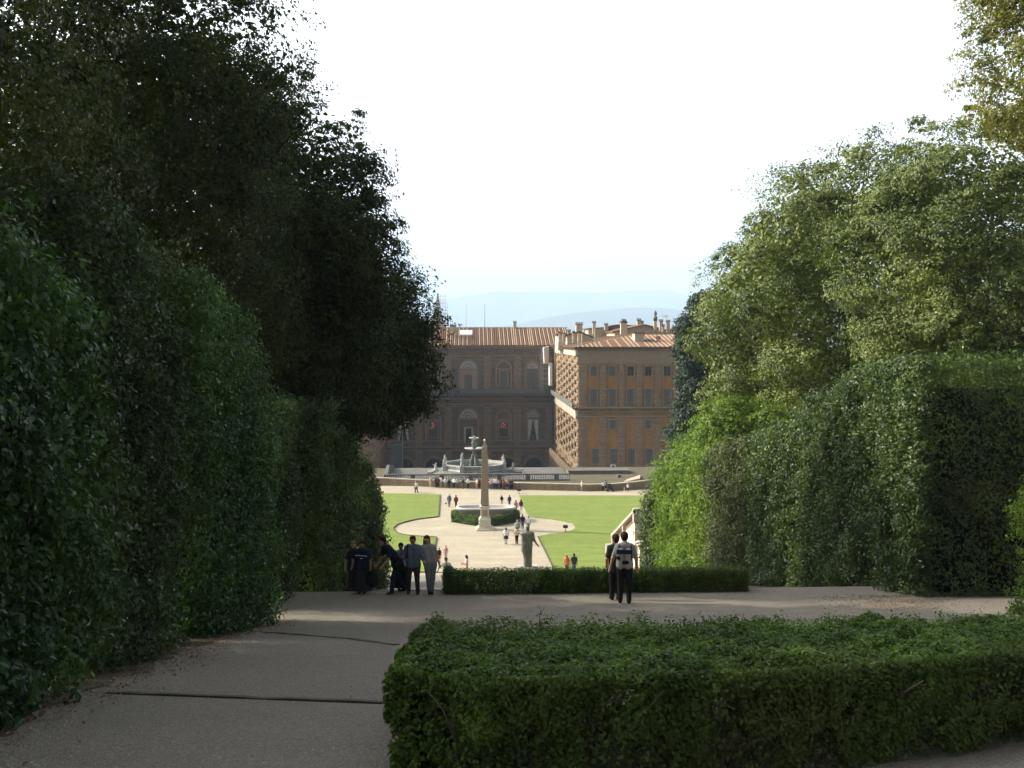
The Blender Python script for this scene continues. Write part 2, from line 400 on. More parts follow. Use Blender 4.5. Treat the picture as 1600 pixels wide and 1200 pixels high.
# leaf litter strip along the left hedge foot
mb = MB(); rl = random.Random(3); pts = []
ys = [4+.35*i for i in range(46)]
for y in ys: pts.append((-4.0+.28*rl.random()+.12*math.sin(y*1.7), y))
V = []; F = []
for x, y in pts: V += [(-5.2, y, gz(y)+.008), (x, y, gz(y)+.008)]
for i in range(len(pts)-1): F.append((2*i, 2*i+1, 2*i+3, 2*i+2))
mesh_np('leaf_litter', V, F, M['litter'], label='brown fallen leaves gathered along the foot of the left hedge', cat='leaves', kind='stuff')
rg = np.random.default_rng(5); n = 1800
yy = 5+16*rg.random(n); xx = -3.95+np.abs(rg.normal(size=n))*.32
zz = gzv(yy)+.012
V = leaf_geo(np.stack([xx, yy, zz], 1), np.tile([0, 0, 1.], (n, 1)), .045, .5, .5, rg)
n = 1500; yy = 21.5+3.2*rg.random(n); xx = 9.9+1.4*rg.normal(size=n)*.6+(24.5-yy)*-.1
V2 = leaf_geo(np.stack([xx, yy, gzv(yy)+.012], 1), np.tile([0, 0, 1.], (n, 1)), .05, .5, .5, rg)
M['dry_leaf'] = leaf_mat('dry_leaf', (.10,.06,.03), (.18,.12,.07), (.30,.22,.13), trans=.1)
VV = np.concatenate([V, V2]); mesh_np('fallen_leaves', VV, quads(len(VV)), M['dry_leaf'], label='scattered dry leaves lying on the gravel beside the hedges', cat='leaves', kind='stuff')

# small stones lying loose on the near path
rg = np.random.default_rng(15); n = 12000; yy = 6.5+19*rg.random(n)**1.5; xx_ = -3.7+14*rg.random(n)*np.clip((yy-4)/16, .25, 1); s_ = .005+.013*rg.random(n)**2.5
V = np.zeros((n, 5, 3)); a_ = rg.random(n)*6.28
for j in range(4): V[:, j] = np.stack([xx_+np.cos(a_+j*1.57)*s_*(.7+.6*rg.random(n)), yy+np.sin(a_+j*1.57)*s_*(.7+.6*rg.random(n)), gzv(yy)+.001], 1)
V[:, 4] = np.stack([xx_, yy, gzv(yy)+s_*.9], 1)
F = (np.arange(n)[:, None, None]*5+np.array([[0,1,4],[1,2,4],[2,3,4],[3,0,4]])).reshape(-1, 3)
mesh_np('pebbles', V.reshape(-1, 3), F, mat('pebble', (.34,.31,.26), .9, .2, noise=(40, .9, (.16,.14,.12))), label='small loose stones scattered over the near gravel path', cat='pebbles', kind='stuff')

# stone step edges across the sloping path
def step_edge(p0, p1, label, wd=.13, hh=.035):
    a = Vector(p0); b = Vector(p1); d = (b-a).normalized(); nrm = Vector((-d.y, d.x, 0))*wd/2
    V = []; F = []; n = 14; rs = random.Random(int(a.y*10))
    for i in range(n+1):
        p = a+(b-a)*i/n; j = rs.uniform(-.012, .012)
        for q, zz in ((p-nrm*(1+j*8), -.06), (p+nrm*(1-j*8), -.06), (p+nrm, hh+j*.6), (p-nrm, hh+j*.6)): V.append((q.x, q.y, gz(q.y)+zz))
    for i in range(n):
        for j in range(4): F.append((4*i+j, 4*i+(j+1)%4, 4*i+4+(j+1)%4, 4*i+4+j))
    F += [(3,2,1,0), tuple(4*n+j for j in range(4))]
    return mesh_np('step_edge', V, F, M['kerb'], label=label, cat='stone step', group='stone step edges across the path')
def on_slope(px, py):
    lo, hi = 3, 60
    d = ray(px, py)
    for _ in range(50):
        m_ = (lo+hi)/2; p = Vector((0,0,20))+d*(m_/d.y)
        if p.z > gz(m_): lo = m_
        else: hi = m_
    return p
e = [on_slope(170, 1083), on_slope(600, 1099)]; step_edge(e[0], e[1], 'nearest dark stone step edge crossing the path from the hedge foot', .09, .018)
e = [on_slope(402, 987), on_slope(620, 1008)]; step_edge(e[0], e[1], 'second dark stone step edge beyond the nearest one on the path', .10, .012)
step_edge((-4.4, 26.35, 0), (-.3, 26.35, 0), 'stone edge at the top of the ramp under the walking group', .2, .01)
step_edge((7.1, 26.35, 0), (10.9, 26.35, 0), 'pale stone edge at the top of the ramp beside the right hedge', .2, .01)
step_edge((-4.4, 87, 0), (9, 87, 0), 'low stone edge at the foot of the ramp before the sunny gravel', .3, .04)

# lawns as thin turf slabs with dark edging
def lawn(pix, label, th=.07):
    P = [G(*p) for p in pix]; n = len(P)
    cx = sum(p.x for p in P)/n; cyy = sum(p.y for p in P)/n
    mb = MB(); mb.prism([(p.x, p.y) for p in P], .0, th)
    o = mb.build('lawn', M['lawn'], kind='structure')
    return o
ring_ = [(616, 825.5), (617, 829), (622, 833), (632, 836), (650, 837.8), (682, 839.5)]
lawn([(480, 771), (560, 771.2), (640, 772), (687, 773.5), (685.8, 790), (684.5, 807.5), (668, 809.5), (650, 811.8), (632, 816), (622, 820)] + ring_ + [(676, 867), (668, 894), (480, 896)], 'left')
lawn([(811, 774.5), (900, 774.8), (1000, 775), (1300, 776), (1300, 896), (868, 896), (864, 887), (852, 862), (841, 839), (860, 834.5), (890, 831), (898, 827), (899, 822), (893, 818), (880, 815), (860, 811.5), (828, 808), (822, 801)], 'right')
def edging(pix, label):
    P = [G(*p) for p in pix]; mb = MB()
    for a, b in zip(P, P[1:]):
        d = (b-a).normalized(); nn = Vector((-d.y, d.x, 0))*.035
        mb.add([(a-nn)+Vector((0,0,-.05)), a+nn+Vector((0,0,-.05)), b+nn+Vector((0,0,-.05)), b-nn+Vector((0,0,-.05)), a-nn+Vector((0,0,.13)), a+nn+Vector((0,0,.13)), b+nn+Vector((0,0,.13)), b-nn+Vector((0,0,.13))],
               [(0,3,2,1),(4,5,6,7),(0,1,5,4),(1,2,6,5),(2,3,7,6),(3,0,4,7)])
    mb.build('lawn_edging', M['kerb'], label=label, cat='edging', group='dark edging strips round the lawns')
edging([(687.6, 773.5), (686.4, 790), (685.0, 808.2), (668, 810.2), (650, 812.5), (632, 816.7), (621, 820.5)] + [(615.2, 825.5), (616.2, 829.6), (621.5, 833.8), (632, 836.7), (650, 838.6), (682.5, 840.3), (676.6, 867), (668.6, 894)], 'dark edging strip along the scalloped edge of the left lawn')
edging([(864, 887), (851.4, 862), (840.2, 839)], 'thin dark edging strip along the near corner of the right lawn')

# hills
def hill(sil, Y, dep, label, seed):
    P = [W(px, py, Y) for px, py in sil]
    xs = np.linspace(P[0].x, P[-1].x, 90); zs = np.interp(xs, [p.x for p in P], [p.z for p in P])
    rows = 14; V = []; F = []; rr = np.random.default_rng(seed)
    ph = rr.random(6)*6
    for j in range(rows):
        t = j/(rows-1)               # 0 front foot, .6 crest, 1 back
        f = math.sin(min(1, t/.6)*math.pi/2) if t < .6 else math.cos((t-.6)/.4*math.pi/2)
        for x, z in zip(xs, zs):
            y = Y-dep*.6+dep*t
            n = .10*(math.sin(x*.0011+ph[0]+t*9)+math.sin(x*.0023+ph[1]-t*7))*math.sin(t/.6*math.pi)*(t < .6)
            V.append((x, y, -80+(z+80)*max(0, f+n*.6)))
    nn = len(xs)
    for j in range(rows-1):
        for i in range(nn-1): a = j*nn+i; F.append((a, a+1, a+nn+1, a+nn))
    mesh_np('hills', V, F, M['hill'], smooth=True, kind='structure', label=label)
hill([(-1200, 500), (-300, 480), (200, 490), (500, 482), (640, 478), (700, 472), (722, 467), (745, 461), (770, 458), (800, 457.5), (830, 458.5), (870, 455), (905, 455), (940, 457), (975, 454), (1010, 451.5), (1035, 453), (1055, 461), (1075, 470), (1110, 480), (1250, 492), (1700, 480), (2600, 500)], 10500, 3500, 'far pale blue ridge', 1)
hill([(-1200, 523), (400, 522), (740, 514), (790, 509), (822, 504), (850, 497), (880, 491), (910, 487.5), (950, 485), (985, 482), (1010, 481.5), (1040, 485), (1070, 490), (1200, 500), (1700, 505), (2600, 515)], 6500, 2000, 'nearer pale blue ridge', 2)

# ------------------------------------------------------------------ hedges
S = lambda *v: v
def lin(*pts):
    xs, hs = zip(*pts); return lambda y: float(np.interp(y, xs, hs))
LG = 'tall clipped hedge sections along the left of the path'
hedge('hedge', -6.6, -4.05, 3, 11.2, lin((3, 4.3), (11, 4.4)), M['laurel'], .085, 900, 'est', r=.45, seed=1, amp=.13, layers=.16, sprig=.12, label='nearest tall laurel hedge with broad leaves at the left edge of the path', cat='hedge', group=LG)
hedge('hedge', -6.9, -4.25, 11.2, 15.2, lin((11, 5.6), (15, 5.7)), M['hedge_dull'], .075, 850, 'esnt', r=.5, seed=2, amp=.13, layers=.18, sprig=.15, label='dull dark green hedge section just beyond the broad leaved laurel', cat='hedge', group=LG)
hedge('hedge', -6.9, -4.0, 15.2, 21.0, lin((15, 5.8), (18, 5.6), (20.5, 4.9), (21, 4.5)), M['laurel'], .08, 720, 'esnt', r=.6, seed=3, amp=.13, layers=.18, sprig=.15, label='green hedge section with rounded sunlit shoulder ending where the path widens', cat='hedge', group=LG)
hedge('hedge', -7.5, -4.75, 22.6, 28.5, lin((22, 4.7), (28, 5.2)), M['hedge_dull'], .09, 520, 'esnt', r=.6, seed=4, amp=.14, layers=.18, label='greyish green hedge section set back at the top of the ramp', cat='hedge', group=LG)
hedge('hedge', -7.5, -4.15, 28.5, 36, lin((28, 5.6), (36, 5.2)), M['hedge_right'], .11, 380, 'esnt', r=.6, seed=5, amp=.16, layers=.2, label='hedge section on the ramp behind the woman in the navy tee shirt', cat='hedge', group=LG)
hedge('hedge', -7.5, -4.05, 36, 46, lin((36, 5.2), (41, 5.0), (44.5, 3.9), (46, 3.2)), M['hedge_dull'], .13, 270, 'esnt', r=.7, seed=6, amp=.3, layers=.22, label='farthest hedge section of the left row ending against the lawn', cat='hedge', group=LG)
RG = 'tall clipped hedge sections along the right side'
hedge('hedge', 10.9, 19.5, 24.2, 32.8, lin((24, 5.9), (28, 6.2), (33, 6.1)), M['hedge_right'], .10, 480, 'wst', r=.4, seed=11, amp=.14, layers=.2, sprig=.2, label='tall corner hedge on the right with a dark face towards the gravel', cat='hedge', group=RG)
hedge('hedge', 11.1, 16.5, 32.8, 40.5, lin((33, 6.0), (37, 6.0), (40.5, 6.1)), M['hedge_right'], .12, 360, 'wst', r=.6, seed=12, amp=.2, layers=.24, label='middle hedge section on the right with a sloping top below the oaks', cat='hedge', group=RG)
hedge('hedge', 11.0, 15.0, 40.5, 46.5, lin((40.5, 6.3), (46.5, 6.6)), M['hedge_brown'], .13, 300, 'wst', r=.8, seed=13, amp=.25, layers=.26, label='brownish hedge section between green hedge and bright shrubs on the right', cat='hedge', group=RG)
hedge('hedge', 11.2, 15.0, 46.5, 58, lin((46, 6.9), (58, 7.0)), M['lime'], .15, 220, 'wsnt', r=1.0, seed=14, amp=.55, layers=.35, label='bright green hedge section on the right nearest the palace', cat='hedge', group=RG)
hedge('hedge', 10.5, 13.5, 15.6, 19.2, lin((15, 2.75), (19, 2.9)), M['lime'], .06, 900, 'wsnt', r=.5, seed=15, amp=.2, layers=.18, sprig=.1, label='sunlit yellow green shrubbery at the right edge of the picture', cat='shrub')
# low box hedge along the terrace edge
LOWH = o = empty('low_hedge', (2.9, 25.9, gz(25.9)), label='low dark clipped hedge along the terrace edge behind the man with backpack', cat='hedge', group='low clipped hedges')
h_ = hedge('foliage', -.55, 7.1, 25.55, 26.3, lin((25, .60), (27, .61)), M['box'], .042, 4100, 'wsent', r=.10, seed=16, amp=.02, amp2=.025, layers=.12, core=False)
h_.parent = o; h_.location = (-2.9, -25.9, -gz(25.9))
rb = random.Random(12); mb = MB()
for i in range(34):
    x = -.5+7.4*i/33+rb.uniform(-.08, .08)-2.9; p = Vector((x, 0, 0))
    for k in range(3):
        e_ = p+Vector((rb.uniform(-.18, .18), rb.uniform(-.15, .15), rb.uniform(.35, .5)))
        mb.tube([p, (p+e_)/2+Vector((rb.uniform(-.05, .05), 0, 0)), e_], [.016, .011, .005], 5)
mb.build('stems', M['twig'], o)
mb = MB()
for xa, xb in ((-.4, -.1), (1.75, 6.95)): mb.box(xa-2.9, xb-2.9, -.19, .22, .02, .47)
mb.build('shaded_core', M['inner'], o)  # opaque blocks closing the gaps, coloured as dark as the shade inside

# foreground box hedge, skewed block
FH_L, FH_R = -.53, 9.2
def fh_front(x): return 6.05+1.15*max(0, .02-x)+.16*max(0, x)+.28*max(0, min(x, 5)-2.2)
def fh_back(x): return 9.0+.10*x
rg = np.random.default_rng(21)
o = empty('box_hedge', (1.5, 7.5, gz(7.5)), label='broad low box hedge with fresh green top filling the foreground', cat='hedge', group='low clipped hedges')
ob = np.array([1.5, 7.5, gz(7.5)])
FHH = .72
def fh_points(n_top, n_front, n_side, n_in):
    fr = np.vectorize(fh_front)
    out = []
    x = FH_L+(FH_R-FH_L)*rg.random(n_top)**1.15; v = rg.random(n_top); y = fr(x)+(fh_back(x)-fr(x))*v
    out.append((x, y, np.full(n_top, FHH), np.tile([0, -.1, 1.], (n_top, 1))))
    x = FH_L+(FH_R-FH_L)*rg.random(n_front)**1.15; t = rg.random(n_front)**.8*FHH
    out.append((x, fr(x), t, np.tile([0, -1., .25], (n_front, 1))))
    y = fr(np.array([FH_L]))[0]+(9.0-6.76)*rg.random(n_side); out.append((np.full(n_side, FH_L)+.10*(y-6.76)*.9, y, rg.random(n_side)*FHH, np.tile([-1., 0, .25], (n_side, 1))))
    X = np.concatenate([a[0] for a in out]); Y = np.concatenate([a[1] for a in out]); T = np.concatenate([a[2] for a in out]); N = np.concatenate([a[3] for a in out])
    return X, Y, T, N
X, Y, T, N = fh_points(190000, 90000, 26000, 0)
P = np.stack([X, Y, T], 1); kind_ = np.repeat([0, 1, 2], [190000, 90000, 26000])
# keep front leaves in ragged clusters so dark hollows and branches show
cl = nz(P*np.array([1, 1, 1.2]), 1.1, 3)+.8*nz(P, 2.6, 8)
keep = (kind_ != 1) | (cl + (T/FHH-.55)*1.7 > -.22) | (rg.random(len(P)) < .13)
keep &= (kind_ != 2) | (cl+(T/FHH-.5)*1.5 > -.5)
P, N, kind_, cl = P[keep], N[keep], kind_[keep], cl[keep]
dep = np.abs(rg.normal(size=len(P)))*np.where(kind_ == 0, .05, .11)
bump_ = .055*nz(P, .9, 31)+.03*nz(P, 3.0, 33)
P = P+unit(N)*(bump_-dep)[:, None]
edge = np.clip((P[:, 0]-FH_L)/.2, 0, 1); ef = np.clip((P[:, 1]-np.vectorize(fh_front)(P[:, 0]))/.22, 0, 1)
P[:, 2] -= ((1-edge)**2*.09+(1-ef)**2*.08)*(kind_ == 0)
P[:, 2] += gzv(P[:, 1]); Vf = leaf_geo(P-ob, N*.9+np.array([0, 0, .5]), .038, .55, 1.1, rg)
# sprouts standing up from the top
ns = 260; xs_ = FH_L+(FH_R-FH_L)*rg.random(ns); ys_ = np.vectorize(fh_front)(xs_)+(fh_back(xs_)-np.vectorize(fh_front)(xs_))*rg.random(ns)
b_ = np.repeat(np.arange(ns), 9); zz = FHH+.0+.055*rg.random(len(b_))*(1+rg.random(ns)[b_])
Ps = np.stack([xs_[b_]+.010*rg.normal(size=len(b_)), ys_[b_]+.010*rg.normal(size=len(b_)), zz+gzv(ys_[b_])], 1)
Vs = leaf_geo(Ps-ob, unit(rg.normal(size=(len(b_), 3))+np.array([0, 0, .2])), .028, .45, .4, rg)
# inner scattered leaves
ni = 60000; x = FH_L+.2+(FH_R-FH_L-.3)*rg.random(ni); fr = np.vectorize(fh_front)(x); y = fr+.15+(fh_back(x)-fr-.3)*rg.random(ni)**1.4; t = FHH*rg.random(ni)
Pi = np.stack([x, y, t+gzv(y)], 1); Vi = leaf_geo(Pi-ob, unit(rg.normal(size=(ni, 3))), .036, .55, 1, rg)
Va = np.concatenate([Vf, Vs, Vi]); mesh_np('foliage', Va, quads(len(Va)), M['box'], o)
mb = MB(); rb = random.Random(4)
for i in range(46):
    x = FH_L+.15+(FH_R-FH_L-.4)*(i+rb.random())/46; y = fh_front(x)+rb.uniform(.10, .55)
    y += .12; p = Vector((max(x, FH_L+.35), y, gz(y)-.05))
    for k in range(rb.randint(2, 3)):
        pts = [p]; d = Vector((rb.uniform(-.4, .4), rb.uniform(-.35, .25), 1)); rr = rb.uniform(.012, .024)
        for s_ in range(6):
            d = (d+Vector((rb.uniform(-.5, .5), rb.uniform(-.35, .35), rb.uniform(-.1, .25)))).normalized(); pts.append(pts[-1]+d*.15)
        pts = [Vector((q.x, q.y, min(q.z, gz(q.y)+FHH-.06))) for q in pts]
        mb.tube([q-Vector(ob) for q in pts], [rr*(1-.12*j) for j in range(7)], 6)
        q = pts[3]; e_ = q+Vector((rb.uniform(-.25, .25), rb.uniform(-.12, .05), rb.uniform(.05, .25)))
        mb.tube([q-Vector(ob), (q+e_)/2-Vector(ob)+Vector((0, 0, .03)), e_-Vector(ob)], [rr*.6, rr*.45, rr*.2], 5)
mb.build('stems', M['twig'], o, True)
# second low hedge row just behind
hedge('back_hedge', -.28, 9.3, 10.1, 10.75, lin((10, .64), (11, .64)), M['box'], .04, 2200, 'wnst', r=.1, seed=17, amp=.02, amp2=.03, layers=.05, core=True, label='narrow low hedge row just behind the broad foreground hedge', cat='hedge', group='low clipped hedges')
# lone dead sprig above the hedge
p = W(843, 962, 10.4)
mb = MB(); mb.tube([(0,0,-.25), (.0,0,0), (.015,0,.05), (-.01,0,.1)], [.004,.004,.003,.002], 5); mb.tube([(.01,0,.03), (.045,0,.07), (.05,0,.11)], [.003,.002,.001], 5); mb.tube([(0,0,.01), (-.03,0,.03)], [.003,.001], 5)
o = mb.build('twig', M['twig'], label='bare twig sticking up above the back row of the foreground hedge', cat='twig'); o.location = p

# ------------------------------------------------------------------ trees
LT = 'tall holm oaks standing behind the left hedge'
def T(name, px_, py_, D, lobes, m, nb, lv, sz, label, seed, group, **k):
    base = (px_, D, gz(D)); return tree(name, base, lobes, m, nb, lv, sz, label, seed, group, **k)
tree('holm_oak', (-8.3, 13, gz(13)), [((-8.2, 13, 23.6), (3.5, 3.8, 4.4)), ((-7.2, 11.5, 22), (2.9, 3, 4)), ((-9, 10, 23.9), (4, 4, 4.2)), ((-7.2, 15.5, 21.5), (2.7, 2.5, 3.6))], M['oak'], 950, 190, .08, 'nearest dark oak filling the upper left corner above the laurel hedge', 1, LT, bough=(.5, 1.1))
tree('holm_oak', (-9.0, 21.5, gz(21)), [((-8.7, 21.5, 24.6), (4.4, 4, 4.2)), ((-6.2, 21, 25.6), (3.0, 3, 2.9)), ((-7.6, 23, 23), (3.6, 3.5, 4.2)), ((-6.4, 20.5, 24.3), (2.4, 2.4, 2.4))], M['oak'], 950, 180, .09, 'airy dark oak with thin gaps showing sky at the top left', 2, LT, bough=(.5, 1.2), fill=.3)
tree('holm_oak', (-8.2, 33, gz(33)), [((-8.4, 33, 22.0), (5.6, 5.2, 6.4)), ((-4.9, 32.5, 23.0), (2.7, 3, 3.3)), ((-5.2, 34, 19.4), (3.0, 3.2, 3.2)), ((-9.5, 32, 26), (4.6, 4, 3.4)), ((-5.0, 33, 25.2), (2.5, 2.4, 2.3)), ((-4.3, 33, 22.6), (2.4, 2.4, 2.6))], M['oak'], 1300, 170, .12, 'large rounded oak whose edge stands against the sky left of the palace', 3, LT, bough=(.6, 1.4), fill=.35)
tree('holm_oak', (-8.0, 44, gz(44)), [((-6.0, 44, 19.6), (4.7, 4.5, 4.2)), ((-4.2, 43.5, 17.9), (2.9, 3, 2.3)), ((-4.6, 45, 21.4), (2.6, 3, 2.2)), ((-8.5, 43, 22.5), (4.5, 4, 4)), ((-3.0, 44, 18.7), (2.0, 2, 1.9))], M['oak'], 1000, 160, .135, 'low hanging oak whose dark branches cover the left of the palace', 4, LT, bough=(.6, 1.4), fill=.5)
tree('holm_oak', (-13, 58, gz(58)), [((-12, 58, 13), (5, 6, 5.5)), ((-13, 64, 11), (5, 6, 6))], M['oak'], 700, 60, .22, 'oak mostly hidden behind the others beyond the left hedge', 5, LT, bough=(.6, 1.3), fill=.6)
RT = 'tall oaks rising above the right hedge'
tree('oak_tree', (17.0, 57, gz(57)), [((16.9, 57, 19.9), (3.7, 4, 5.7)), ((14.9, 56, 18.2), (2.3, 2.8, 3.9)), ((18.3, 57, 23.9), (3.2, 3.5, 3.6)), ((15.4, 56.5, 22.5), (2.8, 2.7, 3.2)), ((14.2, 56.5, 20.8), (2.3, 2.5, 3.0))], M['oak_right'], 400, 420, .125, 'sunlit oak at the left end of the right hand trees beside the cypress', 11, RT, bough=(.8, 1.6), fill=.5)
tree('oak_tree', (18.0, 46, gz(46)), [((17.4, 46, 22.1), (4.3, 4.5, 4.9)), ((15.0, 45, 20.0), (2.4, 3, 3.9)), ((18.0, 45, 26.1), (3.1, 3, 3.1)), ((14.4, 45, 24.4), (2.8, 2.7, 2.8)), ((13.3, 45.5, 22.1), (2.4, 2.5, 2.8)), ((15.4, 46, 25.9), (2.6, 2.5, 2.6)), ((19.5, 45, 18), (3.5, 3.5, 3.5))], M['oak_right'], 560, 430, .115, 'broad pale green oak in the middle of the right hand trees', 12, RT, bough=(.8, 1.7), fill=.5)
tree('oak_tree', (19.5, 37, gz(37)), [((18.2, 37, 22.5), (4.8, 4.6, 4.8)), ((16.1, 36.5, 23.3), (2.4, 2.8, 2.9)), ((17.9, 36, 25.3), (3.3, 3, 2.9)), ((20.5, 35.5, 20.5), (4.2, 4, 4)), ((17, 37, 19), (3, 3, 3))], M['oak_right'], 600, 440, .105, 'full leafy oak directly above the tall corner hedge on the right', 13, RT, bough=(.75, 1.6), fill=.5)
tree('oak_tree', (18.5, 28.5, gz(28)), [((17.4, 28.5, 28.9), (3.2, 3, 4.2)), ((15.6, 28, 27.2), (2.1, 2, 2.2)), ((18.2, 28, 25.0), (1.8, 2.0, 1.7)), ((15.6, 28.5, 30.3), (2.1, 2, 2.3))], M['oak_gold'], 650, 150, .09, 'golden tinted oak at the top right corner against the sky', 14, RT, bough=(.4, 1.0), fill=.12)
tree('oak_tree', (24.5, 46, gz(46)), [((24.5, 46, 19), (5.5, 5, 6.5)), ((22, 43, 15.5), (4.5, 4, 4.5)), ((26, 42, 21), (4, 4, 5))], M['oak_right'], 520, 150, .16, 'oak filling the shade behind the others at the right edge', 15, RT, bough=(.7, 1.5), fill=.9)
# cypress beside the palace
cb = (W(1084, 700, 92).x, 92, 0)
lob = [((cb[0], 92, 4+i*2.3), (1.7+.35*math.sin(i*2.1)-.0*i, 1.7, 1.9)) for i in range(9)]
lob = [((cb[0]+.4*math.sin(i*1.3), 92, 1.5+i*2.35), (r_, r_, 2.0)) for i, r_ in enumerate([1.9, 2.2, 2.3, 2.25, 2.1, 1.9, 1.8, 1.75, 1.6])]
lob = [(c, tuple(v*1.18 for v in r_)) for c, r_ in lob]
lob.append(((cb[0]+.7, 92, 22.9), (1.6, 1.6, 1.6))); lob.append(((cb[0]-1.0, 91.5, 19.2), (1.3, 1.3, 1.0)))
tree('cypress', cb, lob, M['cypress'], 1100, 60, .19, 'dark cypress standing between the palace corner and the sunlit oaks', 21, None, bough=(.35, 1.0), fill=.5, up=.8)
# bright shrubs at the end of the right hedge
SG = 'bright shrubs at the far end of the right hedge'
for i, (cx_, D, zc, rx, rz, mm, lb) in enumerate([
    (13.0, 59, 11.3, 2.6, 3.2, 'lime', 'bright lime shrub bulging out at the left end of the right hedge'),
    (12.1, 63, 8.2, 1.8, 3.6, 'hedge_right', 'darker green shrub below the lime one next to the stone stair wall'),
    (13.4, 52, 15.0, 2.3, 2.2, 'lime', 'yellow green bush rising behind the right hedge below the cypress'),
    (15.5, 51, 14.6, 2.4, 2.6, 'lime', 'yellow green bush under the middle oak behind the brownish hedge')]):
    b = (cx_, D, gz(D))
    lobes = [((cx_, D, zc), (rx, rx, rz)), ((cx_+.5, D-.5, zc-rz*.7), (rx*.95, rx*.9, rz*.8)), ((cx_-.2, D, (zc+gz(D))/2-.5), (rx*.85, rx*.85, max(1.2, (zc-gz(D))/2)))]
    tree('shrub', b, lobes, M[mm], 520, 60, .12, lb, 30+i, SG, trunk_r=.1, bough=(.3, .8), fill=.8, cat='shrub', trunks=2, limbs=3)
# ------------------------------------------------------------------ materials of the built things
def stone(name, c1, c2, mortar, bw=1.4, bh=.55, bump=.6, dirt=(.10,.08,.06), dirt_amt=.5, gap=.03):
    m = bpy.data.materials.new(name); m.use_nodes = True; t = m.node_tree; p = t.nodes['Principled BSDF']
    p.inputs['Roughness'].default_value = .92; p.inputs['Specular IOR Level'].default_value = .15
    tc = t.nodes.new('ShaderNodeTexCoord'); sp_ = t.nodes.new('ShaderNodeSeparateXYZ'); t.links.new(tc.outputs['Object'], sp_.inputs[0])
    ad = t.nodes.new('ShaderNodeMath'); t.links.new(sp_.outputs[0], ad.inputs[0]); t.links.new(sp_.outputs[1], ad.inputs[1])
    cb = t.nodes.new('ShaderNodeCombineXYZ'); t.links.new(ad.outputs[0], cb.inputs[0]); t.links.new(sp_.outputs[2], cb.inputs[1])
    br = t.nodes.new('ShaderNodeTexBrick'); t.links.new(cb.outputs[0], br.inputs[0])
    br.inputs['Color1'].default_value = (*c1, 1); br.inputs['Color2'].default_value = (*c2, 1); br.inputs['Mortar'].default_value = (*mortar, 1)
    br.inputs['Scale'].default_value = 1; br.inputs['Mortar Size'].default_value = gap; br.inputs['Brick Width'].default_value = bw; br.inputs['Row Height'].default_value = bh
    br.inputs['Mortar Smooth'].default_value = .3
    n = t.nodes.new('ShaderNodeTexNoise'); n.inputs['Scale'].default_value = .35; n.inputs['Detail'].default_value = 6; n.inputs['Roughness'].default_value = .65
    t.links.new(tc.outputs['Object'], n.inputs['Vector'])
    mr = t.nodes.new('ShaderNodeMapRange'); mr.inputs[1].default_value = .42; mr.inputs[2].default_value = .7; mr.inputs[4].default_value = dirt_amt
    t.links.new(n.outputs[0], mr.inputs[0])
    x = t.nodes.new('ShaderNodeMix'); x.data_type = 'RGBA'; x.inputs[7].default_value = (*dirt, 1)
    t.links.new(mr.outputs[0], x.inputs[0]); t.links.new(br.outputs[0], x.inputs[6]); t.links.new(x.outputs[2], p.inputs['Base Color'])
    b = t.nodes.new('ShaderNodeBump'); b.inputs['Strength'].default_value = bump; b.inputs['Distance'].default_value = .12; b.invert = True
    t.links.new(br.outputs['Fac'], b.inputs['Height']); t.links.new(b.outputs[0], p.inputs['Normal'])
    return m
M['stone_wall'] = stone('brown_stone_wall', (.25,.175,.112), (.19,.132,.087), (.085,.062,.044))
M['stone_trim'] = mat('stone_trim', (.27,.205,.14), .9, .15, noise=[(.5, .6, (.22,.165,.12)), (5, .4, (.40,.31,.22))], bump=(6, .4, .05))
M['stone_pier'] = mat('rusticated_stone', (.275,.195,.12), .92, .12, noise=[(.7, .6, (.17,.125,.08)), (4, .5, (.37,.27,.17))], bump=(5, .7, .1))
M['orange'] = mat('orange_plaster', (.44,.22,.062), .93, .1, noise=[(.25, .75, (.30,.16,.06)), ((1.2,1.2,.3), .7, (.21,.135,.07)), (3, .3, (.50,.29,.11))])
M['wing_wall'] = stone('wing_stone', (.285,.18,.078), (.22,.14,.062), (.10,.066,.038), 1.8, .6, .4, (.14,.10,.06), .5)
M['cream'] = mat('cream_plaster', (.52,.46,.34), .93, .1, noise=[(.5, .6, (.40,.34,.25)), (4, .4, (.60,.54,.42))])
M['shutter'] = mat('grey_shutter', (.15,.14,.115), .7, .3, noise=(3, .5, (.10,.095,.08)))
M['glass'] = mat('dark_glass', (.012,.014,.018), .12, .6)
M['fanlight'] = mat('pale_fanlight_glass', (.42,.43,.42), .3, .5, noise=(2, .4, (.30,.31,.31)))
M['curtain'] = mat('white_curtain', (.62,.62,.60), .9, .1, noise=((8,8,.5), .6, (.35,.36,.36)))
M['leadbar'] = mat('dark_window_bar', (.08,.07,.06), .6, .3)
M['tile'] = mat('terracotta_tile', (.145,.075,.042), .9, .15, noise=[((3,3,3), .75, (.21,.12,.07)), ((.4,.4,.4), .5, (.115,.07,.045)), ((9,9,9), .5, (.12,.06,.04))])
M['tile_light'] = mat('weathered_tile', (.36,.265,.175), .9, .15, noise=[(3, .7, (.22,.13,.08)), (9, .4, (.42,.34,.25))])
M['grey_stone'] = mat('grey_stone', (.135,.13,.12), .9, .2, noise=[(.8, .5, (.10,.095,.085)), (8, .4, (.19,.18,.165))], bump=(10, .3, .03))
M['marble'] = mat('weathered_marble', (.42,.415,.38), .7, .3, noise=[(1.2, .8, (.22,.225,.20)), (7, .5, (.52,.51,.48))], bump=(12, .4, .03))
